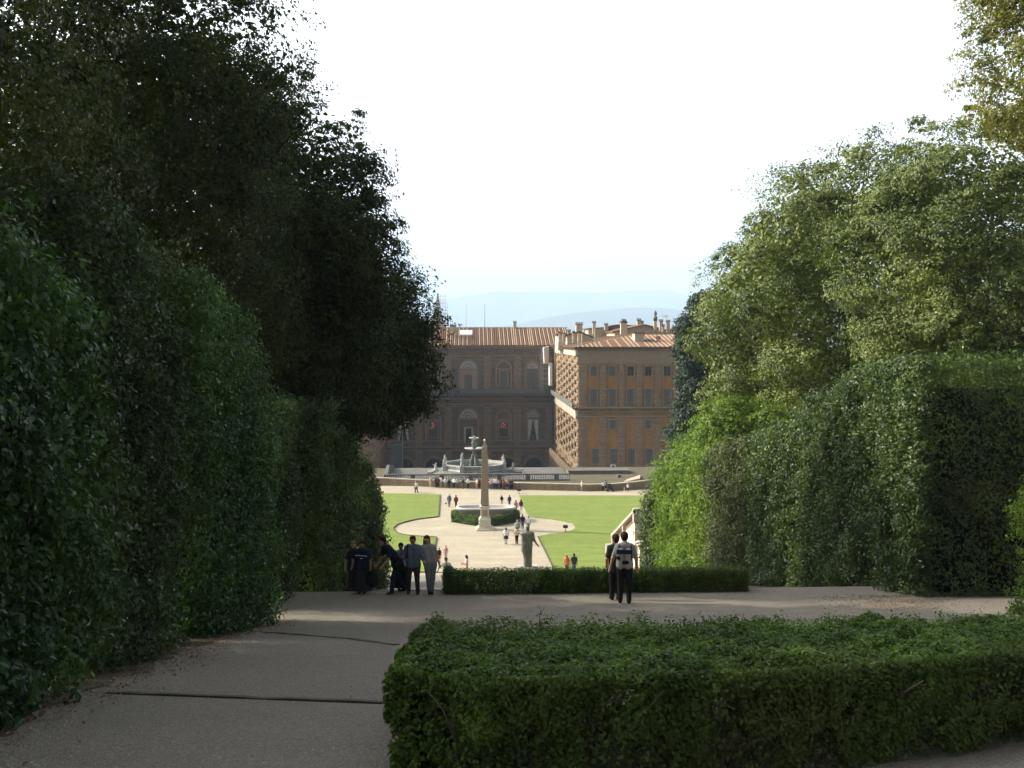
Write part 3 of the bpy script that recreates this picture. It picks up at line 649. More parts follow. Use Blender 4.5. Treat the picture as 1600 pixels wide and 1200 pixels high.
M['marble_dark'] = mat('mossy_marble', (.16,.17,.15), .8, .25, noise=[(1.5, .6, (.09,.10,.08)), (7, .5, (.30,.30,.27))], bump=(12, .4, .03))
M['granite_tub'] = mat('grey_granite', (.46,.42,.39), .6, .35, noise=[(3, .4, (.36,.33,.31)), (25, .5, (.54,.50,.47))], bump=(20, .2, .01))
M['red_granite'] = mat('red_granite', (.29,.215,.175), .6, .35, noise=[(1.5, .6, (.21,.155,.125)), (18, .5, (.37,.29,.24))], bump=(14, .4, .02))
M['travertine'] = mat('pale_travertine', (.56,.52,.43), .85, .2, noise=[(2, .6, (.42,.38,.30)), (14, .4, (.64,.60,.52))], bump=(14, .3, .01))
M['plaster_lit'] = mat('peeling_plaster', (.66,.58,.44), .93, .1, noise=[(1.2, .6, (.52,.41,.27)), ((3,3,.8), .6, (.36,.26,.18)), (8, .4, (.74,.68,.56))], bump=(6, .4, .03))
M['plaster_brown'] = mat('shade_brown_plaster', (.36,.26,.17), .93, .1, noise=[(1.5, .6, (.24,.17,.11)), (8, .4, (.45,.35,.25))])  # browner copy of the lit plaster; holds the end wall's shade in its colour
M['wall_low'] = mat('mossy_wall', (.25,.19,.115), .95, .1, noise=[((.5,.5,2), .7, (.16,.12,.08)), (4, .6, (.36,.29,.18)), ((1.5,1.5,.2), .5, (.12,.10,.07))], bump=(6, .4, .04))
M['coping'] = mat('pale_coping_stone', (.46,.41,.33), .9, .15, noise=(2, .6, (.32,.28,.22)))
M['bronze'] = mat('dark_bronze', (.10,.10,.075), .5, .4, metal=.3, noise=(4, .6, (.17,.18,.14)))
M['water'] = mat('pond_water', (.03,.045,.03), .08, .6)
M['white_paint'] = mat('white_sheet', (.80,.80,.78), .8, .2)
M['red_bulb'] = mat('red_lamp', (.9,.2,.15)); 
p_ = M['red_bulb'].node_tree.nodes['Principled BSDF']; p_.inputs['Emission Color'].default_value = (1, .16, .10, 1); p_.inputs['Emission Strength'].default_value = 1.0
M['black'] = mat('black_metal', (.02,.02,.022), .5, .4)
M['steel'] = mat('grey_steel', (.42,.43,.44), .5, .4, metal=.4)
M['gilt'] = mat('gilt_bronze', (.65,.50,.25), .35, .5, metal=.6)
M['flag'] = mat('blue_flag', (.02,.03,.14), .9, .1)
M['statue'] = mat('weathered_statue_stone', (.25,.26,.205), .92, .15, noise=[(3, .7, (.15,.165,.12)), ((9,9,2), .6, (.34,.34,.28))], bump=(9, .7, .04))
M['orange_roof'] = M['tile']

# ------------------------------------------------------------------ palace
def zz(py, Y): return W(735, py, Y).z
def xx(px, Y): return W(px, 600, Y).x
PAL = empty('palace', (0, 247, -13), label='brown stone palace with rusticated walls, tiled roofs and two wings closing the valley', cat='palace')
def P_(mb, name, m, parent=None, smooth=False, **k):
    """build in world coordinates under the palace"""
    par = parent or PAL
    off = Vector((0, 0, 0)); q = par
    while q: off += Vector(q.location); q = q.parent
    mb.v = [(v[0]-off.x, v[1]-off.y, v[2]-off.z) for v in mb.v]
    o = mb.build(name, m, par, smooth, **k); return o
YB = 247.0; YW = 191.0; XW = W(903, 640, YW).x; XL = W(567, 640, YW).x
EB = zz(539, YB); MB_ = zz(612, YB)
mb = MB(); mb.box(XL-4, XW+4, YB, YB+22, -13.2, EB-.2)
P_(mb, 'wall', M['stone_wall'], label='shaded rear courtyard wall')
# bands and cornices
mb = MB()
for y0, y1, pr in ((539.5, 542.5, .9), (543.2, 545, .5), (555.5, 557, .25), (560.5, 561.5, .18), (615, 618.5, .6), (622, 624, .35), (630.5, 632.5, .4), (634.5, 635.5, .2), (696.5, 699, .5), (703, 704.3, .25), (688, 689.2, .15)):
    mb.box(XL+.01, XW-.01, YB-pr, YB+.05, zz(y1, YB), zz(y0, YB))
x = XL+.5
while x < XW-.5:
    mb.box(x, x+.28, YB-.75, YB-.1, zz(545.2, YB)-.02, zz(542.6, YB)); x += .95
P_(mb, 'cornice', M['stone_trim'])
mb = MB(); mb.box(XL+.2, xx(832, 244), 243.8, 244.1, zz(614, 244), zz(608.6, 244)); mb.box(XL+.2, XW-.2, 244.1, YB, zz(615, 244)-.3, zz(614.2, 244))
P_(mb, 'balcony', M['grey_stone'])
mb = MB()
for k in range(15):
    xa = xx(833, 244)+k*(xx(866, 244)-xx(833, 244))/14; mb.box(xa-.04, xa+.04, 243.9, 244.0, zz(614, 244), zz(606, 244))
mb.box(xx(833, 244), xx(866, 244), 243.88, 244.02, zz(606.4, 244), zz(605.6, 244))
P_(mb, 'railing', M['black'])
def pier(cx, wd, z0, z1, yf, pr=.45, bh=.62, m='stone_pier', gap=.13, alt=.16):
    mb = MB(); z = z0; k = 0
    while z < z1-.2:
        h = min(bh, z1-z); e = alt*(k % 2)
        mb.bev(cx-wd/2-e, cx+wd/2+e, yf-pr-e*.6, yf+.1, z, z+h-gap, .06); z += bh; k += 1
    mb.box(cx-wd/2+.05, cx+wd/2-.05, yf-pr+.15, yf+.05, z0, z1)
    return P_(mb, 'pilaster', M[m])
for px in (606, 654, 700, 761, 808, 857):
    cx = xx(px, YB)
    pier(cx, 1.6, zz(607.5, YB), zz(557, YB), YB); pier(cx, 1.6, zz(696, YB), zz(636, YB), YB)
    pier(cx, 1.7, -12.8, zz(704.5, YB), YB)
def framed(name, cx, z0, z1, wd, yf, pane='shutter', fr=.28, m='stone_trim', bars=0, arch=False, mull=1, sill=True):
    mb = MB(); y0 = yf-.22
    mb.box(cx-wd/2-fr, cx-wd/2, y0, yf+.02, z0, z1); mb.box(cx+wd/2, cx+wd/2+fr, y0, yf+.02, z0, z1)
    if arch: mb.ring(cx, z1, wd/2, wd/2+fr*1.2, y0, yf+.02)
    else: mb.box(cx-wd/2-fr, cx+wd/2+fr, y0-.04, yf+.02, z1, z1+fr)
    if sill: mb.box(cx-wd/2-fr-.1, cx+wd/2+fr+.1, y0-.12, yf+.02, z0-.2, z0)
    o = P_(mb, name, M[m])
    mb = MB()
    if pane != 'none':
        mb.box(cx-wd/2, cx+wd/2, yf-.06, yf+.01, z0, z1)
        P_(mb, 'pane' if pane != 'shutter' else 'shutter', M[pane], o)
    mb = MB()
    if mull: 
        for i in range(1, mull+1): mb.box(cx-wd/2+wd*i/(mull+1)-.04, cx-wd/2+wd*i/(mull+1)+.04, yf-.10, yf-.06, z0, z1)
    for i in range(1, bars+1): z = z0+(z1-z0)*i/(bars+1); mb.box(cx-wd/2, cx+wd/2, yf-.095, yf-.061, z-.03, z+.03)
    if mb.v: P_(mb, 'window_bar', M['leadbar'], o)
    return o
def lunette(cx, zc, r, yf, rays=7):
    mb = MB(); mb.ring(cx, zc, r, r+.32, yf-.26, yf+.02, n=16)
    o = P_(mb, 'fanlight_frame', M['stone_trim'])
    mb = MB(); n = 16; V = [(cx, yf-.08, zc)]+[(cx+r*math.cos(math.pi*i/n), yf-.08, zc+r*math.sin(math.pi*i/n)) for i in range(n+1)]
    mb.add(V, [(0, i+2, i+1) for i in range(n)]); P_(mb, 'pane', M['fanlight'], o)
    mb = MB()
    for i in range(1, rays):
        a = math.pi*i/rays; d = Vector((math.cos(a), 0, math.sin(a))); q = Vector((-d.z, 0, d.x))*.035
        c = Vector((cx, yf-.10, zc)); a0 = c+d*r*.25; a1 = c+d*r; mb.add([a0-q, a1-q, a1+q, a0+q], [(0, 1, 2, 3)])
    mb.ring(cx, zc, r*.22, r*.3, yf-.13, yf-.10, n=8); mb.ring(cx, zc, r*.62, r*.67, yf-.13, yf-.10, n=12)
    P_(mb, 'window_bar', M['leadbar'], o)
s_ = YB/1600
# upper floor of the rear wall
for px in (732,):
    cx = xx(px, YB); lunette(cx, zz(577, YB), 2.0, YB, 9)
    o = framed('window', cx, zz(607.5, YB), zz(578.5, YB), 4.0, YB, 'none', .45, sill=False)
    mb = MB(); mb.box(cx-2, cx+2, YB-.05, YB+.01, zz(607.5, YB), zz(578.5, YB)); P_(mb, 'panel', M['orange'] if 0 else M['plaster_brown'], o)
    mb = MB(); mb.box(cx-1.0, cx+.9, YB-.1, YB-.04, zz(607.5, YB), zz(585.5, YB)); P_(mb, 'shutter', M['shutter'], o)
    for p2 in (712, 751): framed('niche', xx(p2, YB), zz(606, YB), zz(580, YB), 1.5, YB, 'shutter', .12, mull=0, sill=False)
def niche_bay(px, lit=False):
    cx = xx(px, YB)
    mb = MB(); mb.ring(cx, zz(576, YB), 1.55, 2.0, YB-.28, YB+.02); mb.box(cx-2.0, cx-1.6, YB-.25, YB+.02, zz(607, YB), zz(576, YB)); mb.box(cx+1.6, cx+2.0, YB-.25, YB+.02, zz(607, YB), zz(576, YB)); mb.box(cx-1.6, cx+1.6, YB-.2, YB+.02, zz(577.5, YB), zz(575.3, YB))
    P_(mb, 'arch_surround', M['stone_trim'])
    framed('window', cx, zz(602.5, YB), zz(580, YB), 1.7, YB, 'shutter', .3)
for px in (787, 678): niche_bay(px)
for px in (832, 633):
    cx = xx(px, YB); lunette(cx, zz(575.5, YB), 1.25, YB, 6)
    mb = MB(); mb.ring(cx, zz(575.5, YB), 1.65, 1.95, YB-.3, YB+.02); mb.box(cx-1.95, cx-1.65, YB-.3, YB+.02, zz(607, YB), zz(575.5, YB)); mb.box(cx+1.65, cx+1.95, YB-.3, YB+.02, zz(607, YB), zz(575.5, YB)); P_(mb, 'arch_surround', M['stone_trim'])
    framed('door', cx, zz(607.5, YB), zz(577, YB), 2.5, YB, 'shutter', .2, sill=False)
# middle floor
cx = xx(732, YB); lunette(cx, zz(652.5, YB), 2.05, YB, 7)
mb = MB(); mb.box(cx-2.6, cx-2.1, YB-.25, YB+.02, zz(693, YB), zz(652.5, YB)); mb.box(cx+2.1, cx+2.6, YB-.25, YB+.02, zz(693, YB), zz(652.5, YB)); mb.box(cx-2.1, cx+2.1, YB-.22, YB+.02, zz(655.5, YB), zz(653, YB)); P_(mb, 'arch_surround', M['stone_trim'])
o = framed('door', cx, zz(692, YB), zz(667, YB), 2.0, YB, 'curtain', .25, sill=False)
mb = MB(); mb.box(cx-.7, cx+.7, YB-.12, YB-.07, zz(692, YB), zz(669, YB)); P_(mb, 'pane', M['glass'], o)
for px in (787, 677):
    cx = xx(px, YB)
    mb = MB(); mb.ring(cx, zz(652, YB), 1.5, 1.95, YB-.3, YB+.02); mb.box(cx-1.95, cx-1.55, YB-.28, YB+.02, zz(690, YB), zz(652, YB)); mb.box(cx+1.55, cx+1.95, YB-.28, YB+.02, zz(690, YB), zz(652, YB)); mb.box(cx-1.5, cx+1.5, YB-.2, YB+.02, zz(657, YB), zz(655, YB)); P_(mb, 'arch_surround', M['stone_trim'])
    o = framed('window', cx, zz(682, YB), zz(659.5, YB), 2.1, YB, 'glass', .3, mull=0)
    rb = random.Random(px); mb = MB()
    for row, zr in ((0, 661.5), (1, 664), (2, 666.5), (3, 668.3)):
        for k in range(3+row):
            if rb.random() < .75:
                c = (cx-.30*(2+row)/2+.30*k+rb.uniform(-.05, .05)-.05, YB-.12, zz(zr, YB)+rb.uniform(-.06, .06)); mb = MB(); mb.lathe([(.0, -.085), (.08, 0), (.0, .085)], c, 6); P_(mb, 'lamp', M['red_bulb'], o)
for px in (833, 630):
    cx = xx(px, YB); lunette(cx, zz(652, YB), 1.25, YB, 6)
    mb = MB(); mb.ring(cx, zz(652, YB), 1.6, 1.9, YB-.3, YB+.02); P_(mb, 'arch_surround', M['stone_trim'])
    o = framed('window', cx, zz(690, YB), zz(654.5, YB), 2.5, YB, 'glass', .2, mull=1, bars=3)
    mb = MB()
    for sgn in (-1, 1):
        mb.add([(cx+sgn*1.2, YB-.085, zz(656, YB)), (cx+sgn*.12, YB-.085, zz(656, YB)), (cx+sgn*.5, YB-.085, zz(672, YB)), (cx+sgn*.95, YB-.085, zz(689, YB)), (cx+sgn*1.2, YB-.085, zz(689, YB))], [(0, 1, 2, 3, 4)])
    P_(mb, 'curtain', M['curtain'], o)
# ground floor arches
for px in (632, 678, 732, 792, 834):
    cx = xx(px, YB); r = 2.05; zc = zz(729, YB)
    mb = MB(); mb.ring(cx, zc, r, r+.5, YB-.35, YB+.02)
    for i in range(9):
        a = math.pi*(i+.5)/9; mb.ring(cx, zc, r+.06, r+.75, YB-.42, YB, a-.12, a+.12, 2)
    o = P_(mb, 'archway', M['stone_pier'])
    mb = MB(); n = 14; V = [(cx-r, YB-.05, -12.9), (cx+r, YB-.05, -12.9)]+[(cx+r*math.cos(math.pi*i/n), YB-.05, zc+r*math.sin(math.pi*i/n)) for i in range(n+1)]
    mb.add(V, [tuple(range(len(V)))]); P_(mb, 'opening', M['glass'], o)
# small oval vents in the frieze
mb = MB()
for px in (732, 786, 833, 679):
    cx = xx(px, YB); mb.lathe([(.01, -.05), (.28, 0), (.01, .05)], (cx, YB-.03, zz(549, YB)), 8)
P_(mb, 'frieze_vent', M['black'])
# scaffold sheet and duct in the corner
mb = MB(); mb.add([(xx(849, 240), 240, zz(543, 240)), (xx(858, 240), 240.8, zz(541, 240)), (xx(858, 240), 240.8, zz(567, 240)), (xx(850.5, 240), 240, zz(568, 240)), (xx(849, 240), 242, zz(543, 240)), (xx(858, 240), 243, zz(541, 240)), (xx(858, 240), 243, zz(567, 240)), (xx(850.5, 240), 242, zz(568, 240))], [(0,3,2,1),(4,5,6,7),(0,1,5,4),(1,2,6,5),(2,3,7,6),(3,0,4,7)])
mb.bev(xx(858.5, 240), xx(863.2, 240), 240.2, 243, zz(603, 240), zz(567.2, 240), .1)
P_(mb, 'hoist_cover', M['white_paint'], label='white covered hoist shaft in the corner of the courtyard')
mb = MB()
for px in (845, 848): mb.box(xx(px, 243), xx(px, 243)+.1, 243, 243.1, zz(612, 243), zz(545, 243))
for k in range(6): z = zz(600-8*k, 243); mb.box(xx(845, 243), xx(858, 243), 243.02, 243.09, z, z+.08)
P_(mb, 'scaffold', M['steel'])

# tiled roofs with real tile rows
def roof_slope(mb, a, b, c, d, step=.5, rr=.16):
    """quad a-b eave, d-c top (a->d and b->c run up the slope); triangles allowed with c==d"""
    a, b, c, d = map(Vector, (a, b, c, d)); mb.cur = 0; mb.add([a, b, c, d] if c != d else [a, b, c], [(0, 1, 2, 3) if c != d else (0, 1, 2)])
    L = (b-a).length; n = int(L/step); e = (b-a).normalized(); nrm = e.cross((d-a)).normalized()
    if nrm.z < 0: nrm = -nrm
    up = nrm.cross(e).normalized(); up = up if up.z > 0 else -up
    H = (d-a).dot(up); xd = (d-a).dot(e); xc = (c-a).dot(e)
    rt = random.Random(int(L*10))
    for i in range(n):
        s = (i+.5)*step
        # height reachable at this s
        h = H
        if s < xd: h = H*s/max(xd, 1e-6)
        if s > xc: h = min(h, H*(L-s)/max(L-xc, 1e-6))
        if h < .4: continue
        p0 = a+e*s; p1 = p0+up*h
        mb.cur = 1 if (i % 2 == 0) != (rt.random() < .10) else 0
        j = rt.uniform(-.03, .03)
        V = [p0-e*rr, p0+nrm*rr*1.2, p0+e*rr, p1-e*rr+e*j, p1+nrm*rr*1.2+e*j, p1+e*rr+e*j]
        mb.add(V, [(0, 1, 4, 3), (1, 2, 5, 4), (0, 2, 1)])
    mb.cur = 0
RM = [M['tile'], M['tile_light']]
RB = zz(512, 258)
mb = MB(); mb.box(XL-6, xx(902, 250), YB-.2, YB+21, EB-.5, EB-.05)
roof_slope(mb, (XL-6, YB-1.3, EB-.1), (XW+4, YB-1.3, EB-.1), (XW+4, 258, RB), (XL-6, 258, RB))
mb.add([(XL-6, 258, RB), (XW+4, 258, RB), (XW+4, 270, EB), (XL-6, 270, EB)], [(0, 1, 2, 3)])
x = XL-6
while x < XW+4: mb.bev(x, x+.42, 257.8, 258.2, RB-.05, RB+.14, .05); x += .5
o_roof = P_(mb, 'roof', RM, label='long tiled roof over the rear wall')
def chimney(px, y0, y1, wpx, Y, m='cream', par=None, cap=True, pots=0):
    cx = xx(px, Y); wd = wpx*Y/1600; z1 = zz(y0, Y); z0 = zz(y1, Y)-.3
    mb = MB(); mb.bev(cx-wd/2, cx+wd/2, Y, Y+wd*.8, z0, z1, .04)
    if cap:
        mb.cur = 1; mb.box(cx-wd*.62, cx+wd*.62, Y-wd*.12, Y+wd*.92, z1+.002, z1+.14)
        for s in (-.4, 0, .4): mb.box(cx+s*wd-.06, cx+s*wd+.06, Y, Y+wd*.7, z1+.142, z1+.36)
        mb.cur = 1; mb.box(cx-wd*.6, cx+wd*.6, Y-wd*.1, Y+wd*.9, z1+.362, z1+.46)
    return P_(mb, 'chimney', [M[m], M['tile']], par)
chimney(708, 509, 520, 8, 251, 'cream', o_roof); chimney(804.5, 504, 511, 5, 257.2, 'cream', o_roof, pots=0)
# skylight
zs = lambda y: EB-.1+(y-(YB-1.3))*(RB-EB+.1)/(258-YB+1.3)
mb = MB(); xa, xb = xx(719, 254), xx(738, 254); ya, yb = 252.4, 255.4
mb.add([(xa, ya, zs(ya)+.3), (xb, ya, zs(ya)+.3), (xb, yb, zs(yb)+.3), (xa, yb, zs(yb)+.3), (xa, ya, zs(ya)), (xb, ya, zs(ya)), (xb, yb, zs(yb)), (xa, yb, zs(yb))], [(0,1,2,3),(0,4,5,1),(1,5,6,2),(3,7,4,0),(2,6,7,3)])
P_(mb, 'skylight', M['white_paint'], o_roof)

# right wing
ZW = zz(636.5, YW); EW = zz(542, YW); XE = XW+42
mb = MB(); mb.box(XW, XE, YW, YB+20, -13.2, EW-.3)
P_(mb, 'wall', M['wing_wall'], label='sunlit right wing wall')
mb = MB()
for y0, y1, pr in ((542.5, 545, .8), (546, 547.5, .4), (569, 570.2, .2), (636, 638.5, .55), (643, 644.2, .2), (650, 652.5, .35), (729, 731, .3)):
    mb.box(XW-pr, XE, YW-pr, YW+.05, zz(y1, YW), zz(y0, YW)); mb.box(XW-pr, XW+.04, YW+.052, YB-.05, zz(y1, YW), zz(y0, YW))
P_(mb, 'cornice', M['stone_trim'], label='cornice bands of the right wing')
mb = MB(); mb.box(XW+.02, XE-.1, YW-.13, YW-.02, zz(568.5, YW), zz(548, YW)); P_(mb, 'frieze', M['stone_trim'])
# orange fields on the front
for i, (a, b) in enumerate(((918, 937), (947, 966), (976, 994), (1003, 1022), (1032, 1052), (1060, 1080))):
    xa, xb = xx(a, YW), xx(b, YW); cx = (xa+xb)/2
    mb = MB(); mb.box(xa, xb, YW-.06, YW-.01, zz(635, YW), zz(571, YW)); mb.box(xa-.3, xb+.3, YW-.06, YW-.01, zz(728, YW), zz(653.5, YW))
    P_(mb, 'plaster_field', M['orange'])
    framed('window', cx, zz(587.5, YW), zz(572.5, YW), 1.25, YW-.06, 'shutter' if i in (0, 1, 5) else 'glass', .22, mull=1)
    framed('window', cx, zz(634, YW), zz(608.5, YW), 1.3, YW-.06, 'shutter', .2, mull=1, sill=False)
for px in (942, 971, 998.5, 1027, 1056, 1085):
    pier(xx(px, YW), 1.0, zz(635.5, YW), zz(570.5, YW), YW, .55, .6); pier(xx(px, YW), 1.35, zz(729, YW), zz(653, YW), YW, .3, .62, 'stone_pier', .05, .1)
pier(xx(910.5, YW), 1.6, zz(635.5, YW), zz(570.5, YW), YW, .3, .6, 'stone_pier', .05, .05); pier(xx(910.5, YW), 1.6, zz(729, YW), zz(653, YW), YW, .3, .62)
for px in (957, 1013, 1070): framed('window', xx(px, YW), zz(670.5, YW), zz(657, YW), 1.2, YW-.06, 'shutter', .2)
for px in (931, 959.5, 987, 1015): framed('door', xx(px, YW), zz(725, YW), zz(702, YW), 1.35, YW-.06, 'shutter', .15, sill=False)
mb = MB(); mb.box(xx(918, YW), xx(1080, YW), YW-.55, YW-.1, zz(736, YW), zz(731.5, YW)); P_(mb, 'plinth', M['grey_stone'])
# inner side face with boulder-like half columns
def side_columns(Xf, sgn, z0, z1, ys, wd, bh, lbl=None):
    for k, yc in enumerate(ys):
        mb = MB(); z = z0; i = k % 2
        while z < z1-.3:
            big = (i % 2 == 0); ww = wd*(1.0 if big else .72)/2; pr = (.34 if big else .10)
            prof = [(-ww, 0), (-ww*.9, pr*.7), (-ww*.45, pr), (ww*.45, pr), (ww*.9, pr*.7), (ww, 0)]
            V = []
            for zt, sc_ in ((z+.04, .82), (z+bh*.25, 1), (z+bh*.75, 1), (z+bh-.04, .82)):
                V += [(Xf+sgn*(-q*sc_)-sgn*.0, yc+p*sc_, zt) for p, q in prof]
            F = [(6*j+i2, 6*j+i2+1, 6*j+6+i2+1, 6*j+6+i2) for j in range(3) for i2 in range(5)]+[(0,1,2,3,4,5), (23,22,21,20,19,18)]
            mb.add(V, F); z += bh; i += 1
        P_(mb, 'pilaster', M['stone_pier'])
mb = MB(); mb.box(XW-.5, XW+.05, YW+.06, YW+46, zz(556.5, YW), zz(548, YW)); mb.box(XW-.45, XW+.05, YW+.06, YW+46, ZW-2.2, ZW-.7); P_(mb, 'frieze', M['coping'], label='pale sunlit frieze on the inner side of the right wing')
ysu = [192.3, 197.5, 203, 209, 215, 221, 228, 235]
side_columns(XW, 1, ZW+.3, zz(557, YW), ysu, 2.7, .78); side_columns(XW, 1, -12.8, ZW-2.3, ysu, 2.7, .95)
for z0, z1 in ((ZW+.4, ZW+8.6), (ZW-10.6, ZW-2.6), (-12.8, -8.0)):
    for ya, yb in zip(ysu, ysu[1:]):
        yc = (ya+yb)/2; mb = MB(); n = 10; r = 1.35; V = [(XW-.05, yc-r, z0), (XW-.05, yc+r, z0)]+[(XW-.05, yc+r*math.cos(math.pi*i/n), z1-r+r*math.sin(math.pi*i/n)) for i in range(n+1)]
        mb.add(V, [tuple(range(len(V)))]); mb.add([(XW-.15, yc-r-.2, z0), (XW-.15, yc-r, z0), (XW-.15, yc-r, z1-r), (XW-.15, yc-r-.2, z1-r)], [(0,1,2,3)]); P_(mb, 'window', M['glass'])
mb = MB(); mb.box(XW-1.0, XW-.55, YW+.5, YB-3, ZW-.35, ZW-.02); mb.box(XW-1.05, XW-.92, YW+.5, YB-3, ZW, ZW+.75)
P_(mb, 'balcony', M['grey_stone'], label='dark narrow balcony along the inner side of the right wing')
# sloping stair parapet at the foot of the inner face
mb = MB(); a = W(905, 737, YW-1); b = W(867, 700, YW+42)
mb.add([(a.x-1.6, a.y, a.z-3), (a.x-.9, a.y, a.z-3), (a.x-.9, a.y, a.z), (a.x-1.6, a.y, a.z), (b.x-1.3, b.y, b.z-5), (b.x-.9, b.y, b.z-5), (b.x-.9, b.y, b.z), (b.x-1.3, b.y, b.z)], [(0,1,2,3),(7,6,5,4),(3,2,6,7),(0,3,7,4),(1,5,6,2)])
P_(mb, 'parapet', M['stone_wall'])
# wing roof
xr, yr = 13, 13; zr = zz(523.5, YW+yr)
mb = MB(); mb.box(XW-.9, XE, YW-.9, YB+10, EW-.32, EW-.1)
e0 = (XW-1.1, YW-1.1, EW-.05); e1 = (XE, YW-1.1, EW-.05); r0 = (XW+xr, YW+yr, zr); r1 = (XE, YW+yr, zr)
roof_slope(mb, e0, e1, r1, r0, .44, .15)
e2 = (XW-1.1, YB+1, EW-.05); r2 = (XW+xr, YB+1, zr)
roof_slope(mb, e2, e0, r0, r2, .5, .15)
mb.add([r0, r1, (XE, YB+12, zr-.3), (XW+xr, YB+12, zr-.3)], [(0,1,2,3)])
wr = P_(mb, 'roof', RM, label='hipped tiled roof of the right wing')
# dormer
Yd = YW+6; cx = xx(997, Yd); mb = MB(); mb.bev(cx-.95, cx+.95, Yd-1.5, Yd+2, zz(536, Yd), zz(521, Yd), .05)
mb.cur = 1; mb.box(cx-1.15, cx+1.15, Yd-1.8, Yd+2.2, zz(521, Yd)+.002, zz(521, Yd)+.12)
for k in range(5): mb.lathe([(.12, 0), (.12, .3)], (cx-.9+.45*k, Yd-.6, zz(521, Yd)+.1), 6)
dm = P_(mb, 'dormer', [M['cream'], M['tile']], wr)
# upper storeys behind the hip roof
def gable(px0, px1, pxa, ya, yl, yr_, Y, dep, par=None):
    xa, xb, xc = xx(px0, Y), xx(px1, Y), xx(pxa, Y); z0 = EW-1; 
    mb = MB(); mb.yprism([(xa, z0), (xb, z0), (xb, zz(yr_, Y)), (xc, zz(ya, Y)), (xa, zz(yl, Y))], Y, Y+dep)
    g = P_(mb, 'attic', M['cream'])
    mb = MB(); up = Vector((0, 0, .12))
    for p, q in (((xa-.5, zz(yl, Y)-.2), (xc, zz(ya, Y))), ((xc, zz(ya, Y)), (xb+.5, zz(yr_, Y)-.2))):
        V = [(p[0], Y-.6, p[1]+.05), (q[0], Y-.6, q[1]+.05), (q[0], Y+dep, q[1]+.05), (p[0], Y+dep, p[1]+.05), (p[0], Y-.6, p[1]+.28), (q[0], Y-.6, q[1]+.28), (q[0], Y+dep, q[1]+.28), (p[0], Y+dep, p[1]+.28)]
        mb.add(V, [(0,3,2,1),(4,5,6,7),(0,1,5,4),(1,2,6,5),(2,3,7,6),(3,0,4,7)])
    P_(mb, 'attic_roof', RM, g)
    return g
gable(960, 1054, 1007, 508.5, 518.5, 519.5, 222, 20); gable(1052, 1105, 1078, 512, 518, 518, 226, 18)
gable(919, 951, 949, 512.5, 513.5, 512.5, 236, 9); gable(886, 924, 905, 519.5, 524, 527, 212, 8); gable(872, 897, 880, 521.5, 522.5, 526, 216, 8)
mb = MB(); mb.yprism([(xx(951, 240), EW-1), (xx(990, 240), EW-1), (xx(990, 240), zz(508, 240)), (xx(967, 240), zz(506.5, 240)), (xx(951, 240), zz(509, 240))], 240, 250); P_(mb, 'attic', M['tile'])
for c in ((905, 507, 524, 10, 214), (912.5, 513, 522, 2.5, 213), (928, 504.5, 520, 5, 232), (929, 513, 530, 2, 211), (947, 508, 514, 5.5, 234), (974.5, 504.5, 520, 10, 218), (974.5, 501.5, 505, 6, 219), (998, 500.5, 508, 5.5, 232), (1003, 504, 508, 4, 232.5), (1023.5, 501, 514, 5, 221), (1032.5, 502, 515, 5.5, 220), (1036, 510, 516, 4, 219), (1043.5, 503, 518, 5.5, 219.5), (1052, 514, 531, 5, 205), (1070, 505, 518, 5, 222), (1028, 529, 536, 6.5, 196),
          (874.5, 521, 532, 3.5, 207), (880.5, 521, 532, 3, 206.5), (896, 520.5, 533, 3.5, 203), (904, 521.5, 534, 3, 201.5), (909.5, 522, 534, 3, 200.5), (889, 518, 522, 5, 214)):
    chimney(*c[:5], par=wr, cap=c[3] > 3.2)
mb = MB(); Y = 222; mb.lathe([(.35, 0), (.45, .8), (.2, 1.3), (.38, 1.7), (.05, 2.4)], (xx(1023.5, Y), Y, zz(502, Y)), 8); P_(mb, 'finial', M['grey_stone'], wr)
mb = MB(); mb.tube([(xx(1040, 225), 225, zz(512, 225)), (xx(1040, 225), 225, zz(490, 225))], .04, 5); 
for k in range(3): mb.tube([(xx(1034, 225), 225, zz(492+1.5*k, 225)), (xx(1044, 225), 225, zz(492.6+1.5*k, 225))], .03, 4)
P_(mb, 'antenna', M['steel'], wr)
# air conditioner on the plinth
mb = MB(); xa = xx(958.5, YW-1); mb.bev(xa-.45, xa+.45, YW-1.2, YW-.7, zz(732.5, YW-1), zz(727.5, YW-1), .03)
ac = P_(mb, 'air_conditioner', M['white_paint']); mb = MB(); mb.lathe([(.26, 0), (.26, .03), (.05, .03)], (0, 0, 0), 10); mb.v = [(v[0]+xa, YW-1.21-v[2], v[1]+zz(730, YW-1)) for v in mb.v]; P_(mb, 'fan', M['black'], ac)

# left wing, mostly hidden by the trees
mb = MB(); mb.box(XL-42, XL, YW, YB+20, -13.2, EW-.3); P_(mb, 'wall', M['wing_wall'], label='left wing wall mostly hidden by trees')
mb = MB()
for y0, y1, pr in ((542.5, 545, .8), (636, 638.5, .55), (650, 652.5, .35), (729, 731, .3)):
    mb.box(XL-42, XL+pr, YW-pr, YW+.05, zz(y1, YW), zz(y0, YW)); mb.box(XL-.04, XL+pr, YW+.052, YB-.05, zz(y1, YW), zz(y0, YW))
P_(mb, 'cornice', M['stone_trim'], label='cornice bands of the left wing')
mb = MB(); mb.box(XL-42, XL+.9, YW-.9, YB+10, EW-.32, EW-.1)
roof_slope(mb, (XL-42, YW-1.1, EW-.05), (XL+1.1, YW-1.1, EW-.05), (XL-xr, YW+yr, zr), (XL-42, YW+yr, zr), .44, .15)
roof_slope(mb, (XL+1.1, YW-1.1, EW-.05), (XL+1.1, YB+1, EW-.05), (XL-xr, YB+1, zr), (XL-xr, YW+yr, zr), .5, .15)
